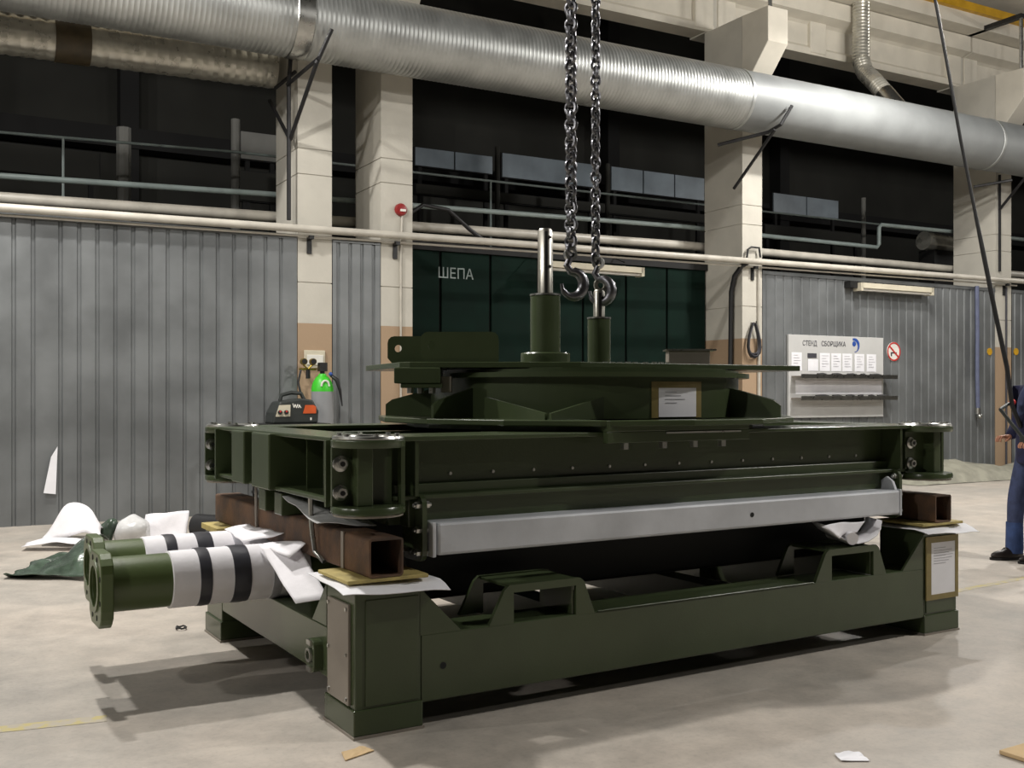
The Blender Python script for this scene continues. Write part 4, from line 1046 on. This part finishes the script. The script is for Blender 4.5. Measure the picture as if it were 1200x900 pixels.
solo(MB().tube(rg2, .006, 6, closed=True), 'wire_ring', dark_steel, (-.12, 2.56, 0), 'small bent wire ring on the floor beyond the pipes', 'wire', smooth=True)
def stripe(p, q, wd, lb):
    p, q = Vector((*p, .0015)), Vector((*q, .0015)); n = (q-p).cross(Vector((0,0,1))).normalized()*wd/2
    return struct_solo(MB().add([p-n, q-n, q+n, p+n], [(0,1,2,3)]), 'floor_marking', MATS['worn_yellow'], (p+q)/2, lb, WORLD)
m_ = mat('worn_yellow', (188, 176, 126), .8, 0, .1, 14, col2=(178, 170, 154), thr=.52)
stripe((-3.2, 1.30), (-.86, .88), .10, 'worn yellow floor line left of the base')
stripe((4.6, .78), (8.2, 1.05), .07, 'worn yellow floor line right of the base')
# ================================================================== WORKER AT THE RIGHT EDGE
def skin_body(name, verts, edges, radii, m, parent, root=0, sub=2):
    me = D.meshes.new(name); me.from_pydata([Vector(v) for v in verts], edges, [])
    o_ = D.objects.new(name, me); COL.objects.link(o_); me.materials.append(m)
    o_.parent = parent
    k = o_.modifiers.new('skin', 'SKIN'); k.use_smooth_shade = True
    if not me.skin_vertices: me.skin_vertices.new()
    for i, r in enumerate(radii):
        d = me.skin_vertices[0].data[i]; rr2 = r if isinstance(r, tuple) else (r, r)
        d.radius = rr2; d.use_root = (i == root)
    s_ = o_.modifiers.new('sub', 'SUBSURF'); s_.levels = sub; s_.render_levels = sub
    return o_
# local person frame: x forward (towards the picture's left), y to his left, z up
PB = CAM+FW*9.35+RT*4.70; PB.z = 0
PF = Matrix.Translation(PB) @ Matrix.Rotation(math.atan2(-RT.y, -RT.x)+.12, 4, 'Z')
pe = D.objects.new('person', None); COL.objects.link(pe); pe.matrix_world = PF; pe['_b'] = (0, 0, 0)
tag(pe, 'person in navy jacket and blue trousers standing sideways holding a crane control', 'person')
HS = 1.92/1.78
def sc(p): return tuple(c*HS for c in p)
# clothed body as one continuous figure: hips, torso, neck, head joint, legs, near arm
V = [(0, 0, .93), (.0, 0, 1.12), (.01, 0, 1.32), (-.03, 0, 1.45), (-.08, 0, 1.55),
     (0, .10, .88), (.02, .105, .50), (0, .105, .12), (.0, .105, .06),
     (0, -.10, .88), (.10, -.11, .50), (.12, -.11, .12), (.12, -.11, .06)]
E_ = [(0, 1), (1, 2), (2, 3), (3, 4), (0, 5), (5, 6), (6, 7), (7, 8), (0, 9), (9, 10), (10, 11), (11, 12)]
R_ = [(.15, .12), (.145, .115), (.17, .12), (.12, .09), .058, (.10, .10), (.075, .075), (.058, .058), .055, (.10, .10), (.075, .075), (.058, .058), .055]
body = skin_body('trousers', [sc(v) for v in V], E_, [tuple(c*HS for c in (r if isinstance(r, tuple) else (r, r))) for r in R_], trouser, pe)
# jacket over the torso with both arms reaching forward and down to the control
V = [(0, 0, .80), (0, 0, .98), (.0, 0, 1.18), (-.02, 0, 1.36), (-.05, 0, 1.47),
     (-.02, .17, 1.40), (.05, .26, 1.17), (.13, .20, 1.02), (.145, .185, 1.005),
     (-.02, -.17, 1.40), (-.02, -.26, 1.15), (.08, -.20, 1.05), (.10, -.18, 1.04)]
E_ = [(0, 1), (1, 2), (2, 3), (3, 4), (3, 5), (5, 6), (6, 7), (7, 8), (3, 9), (9, 10), (10, 11), (11, 12)]
R_ = [(.165, .135), (.165, .13), (.17, .135), (.165, .13), (.075, .075), (.085, .085), .062, .05, .048, (.085, .085), .062, .05, .048]
jk = skin_body('jacket', [sc(v) for v in V], E_, [tuple(c*HS for c in (r if isinstance(r, tuple) else (r, r))) for r in R_], navy, pe, root=1)
# collar
MB().lathe([(.075*HS, 1.44*HS), (.08*HS, 1.50*HS), (.068*HS, 1.52*HS), (.06*HS, 1.46*HS)], (-.06, 0, 0), n=20, close=True).build('collar', navy, pe, smooth=True)
# lower trouser legs in brighter denim
for y, x in ((.105, 0), (-.11, .115)):
    MB().lathe([(.070, .06), (.076, .10), (.074, .22), (.072, .34)], (x*HS, y*HS, 0), n=18).build('trouser_leg', denim, pe, smooth=True)
# head with face
hz_ = 1.66*HS; hd = MB().ball((.03, 0, hz_), .105*HS, 24, 18, (1.02, .80, 1.2))
def face(p):
    q = p-Vector((.03, 0, hz_)); f_ = q.x/.105
    if q.x > .03 and q.z < -.02: q.x *= .96; q.y *= .82
    if q.x > .06 and abs(q.y) < .02 and -.05 < q.z < .02: q.x += .022*(1-abs(q.y)/.02)
    return q+Vector((.03, 0, hz_))
hd.v = [face(p) for p in hd.v]
hd.v = [q+Vector((-.10, 0, .03)) for q in hd.v]
hd = hd.build('head', skin, pe, smooth=True)
MB().ball((.015, 0, hz_+.03), .112*HS, 20, 12, (1.0, .84, 1.1)).build('hair', hair_m, hd, smooth=True).location = (-.122, 0, .052)
for s in (-1, 1):
    MB().ball((.115, s*.034, hz_+.01), .013, 10, 8).build('eye', eye_m, hd, smooth=True).location = (-.10, 0, .03)
    MB().ball((.127, s*.034, hz_+.01), .006, 8, 6).build('pupil', black, hd, smooth=True).location = (-.10, 0, .03)
    MB().ball((.02, s*.088, hz_-.005), .03, 10, 8, (.7, .35, 1.1)).build('ear', skin, hd, smooth=True).location = (-.10, 0, .03)
MB().tube([(.128, -.025, hz_-.062), (.134, 0, hz_-.060), (.128, .025, hz_-.062)], .006, 6).build('mouth', sign_red, hd, smooth=True).location = (-.10, 0, .03)
# shoes
for y, x in ((.105, 0), (-.11, .115)):
    s_ = MB().ball((x*HS+.07, y*HS, .05), .1, 18, 10, (1.6, .52, .62))
    s_.v = [Vector((p.x, p.y, max(.0, p.z if p.x < x*HS+.1 else p.z*.8))) for p in s_.v]
    s_.build('shoe', shoe_m, pe, smooth=True)
    MB().prism([(x*HS-.09+.01*math.cos(0), y*HS-.045), (x*HS+.16, y*HS-.052), (x*HS+.23, y*HS-.02), (x*HS+.23, y*HS+.02), (x*HS+.16, y*HS+.052), (x*HS-.09, y*HS+.045)], 'z', 0, .022).build('shoe_sole', black, pe)
# hands closing on the control
def hand(wx, wy, wz, side, ctrl):
    base = Vector((wx, wy, wz)); V = [base, base+Vector((.045, 0, -.005)), base+Vector((.085, 0, -.01))]; Ed = [(0, 1), (1, 2)]; R = [.026, (.034, .022), (.036, .02)]
    for i, (dy, L) in enumerate(((-.027, .068), (-.009, .078), (.009, .074), (.027, .058))):
        k = len(V); o0 = base+Vector((.08, dy, -.008))
        V += [o0+Vector((L*.45, dy*.1, .004)), o0+Vector((L*.75, dy*.1, -.022)), o0+Vector((L*.70, dy*.1, -.046))]; R += [.0095, .0088, .008]
        Ed += [(2, k), (k, k+1), (k+1, k+2)]
    k = len(V); s = side
    V += [base+Vector((.03, s*.035, -.012)), base+Vector((.06, s*.05, -.03)), base+Vector((.085, s*.035, -.045))]; R += [.013, .0105, .009]
    Ed += [(1, k), (k, k+1), (k+1, k+2)]
    return skin_body('hand', V, Ed, R, skin, pe, sub=2)
hand(.13*HS, .185*HS, 1.0*HS, -1, 0); hand(.10*HS, -.18*HS, 1.035*HS, 1, 0)
# crane control held in the hands
ct = D.objects.new('crane_control', None); COL.objects.link(ct); ct.matrix_world = PF; ct['_b'] = (0, 0, 0)
tag(ct, 'dark pendant crane control with a red button held by the worker', 'control')
MB().tube([(.20, .20, 1.06), (.30, .14, 1.22), (.40, .10, 1.37)], .017, 8).build('control_body', charcoal, ct, smooth=True)
MB().tube([(.40, .10, 1.365), (.32, .06, 1.40), (.25, .03, 1.425)], .015, 8).build('control_arm', charcoal, ct, smooth=True)
MB().ball((.24, .03, 1.43), .03, 12, 8).build('red_button', sign_red, ct, smooth=True)
MB().box(.20, .26, .16, .23, 1.06, 1.14).build('control_box', charcoal, ct, bevel=.01)
# pendant cable from the crane
def pw(px, py, d): return CAM+FW*d+RT*(d*(px-600)/FPX)+Vector((0, 0, -d*(py-HORIZON)/FPX))
cp = [pw(1088, -40, 9.0), pw(1097, 5, 9.0), pw(1110, 75, 9.0), pw(1126, 165, 9.05), pw(1140, 235, 9.1), pw(1152, 295, 9.1), pw(1167, 370, 9.15), pw(1180, 430, 9.2), pw(1186, 475, 9.25), pw(1196, 500, 9.3)]
pd_ = thing('pendant_cable', tuple(cp[-1]), 'long dark crane control cable hanging in a curve to the worker', 'cable')
MB().tube(cp, [.014]*5+[.02]*5, 8).build('cable_line', black, pd_, smooth=True)
top_ = cp[0]+Vector((-.6, -.1, 4.0)); MB().tube([cp[0], top_], .014, 6).build('cable_upper', black, pd_)

for o_ in D.objects:
    if '_b' in o_: del o_['_b']
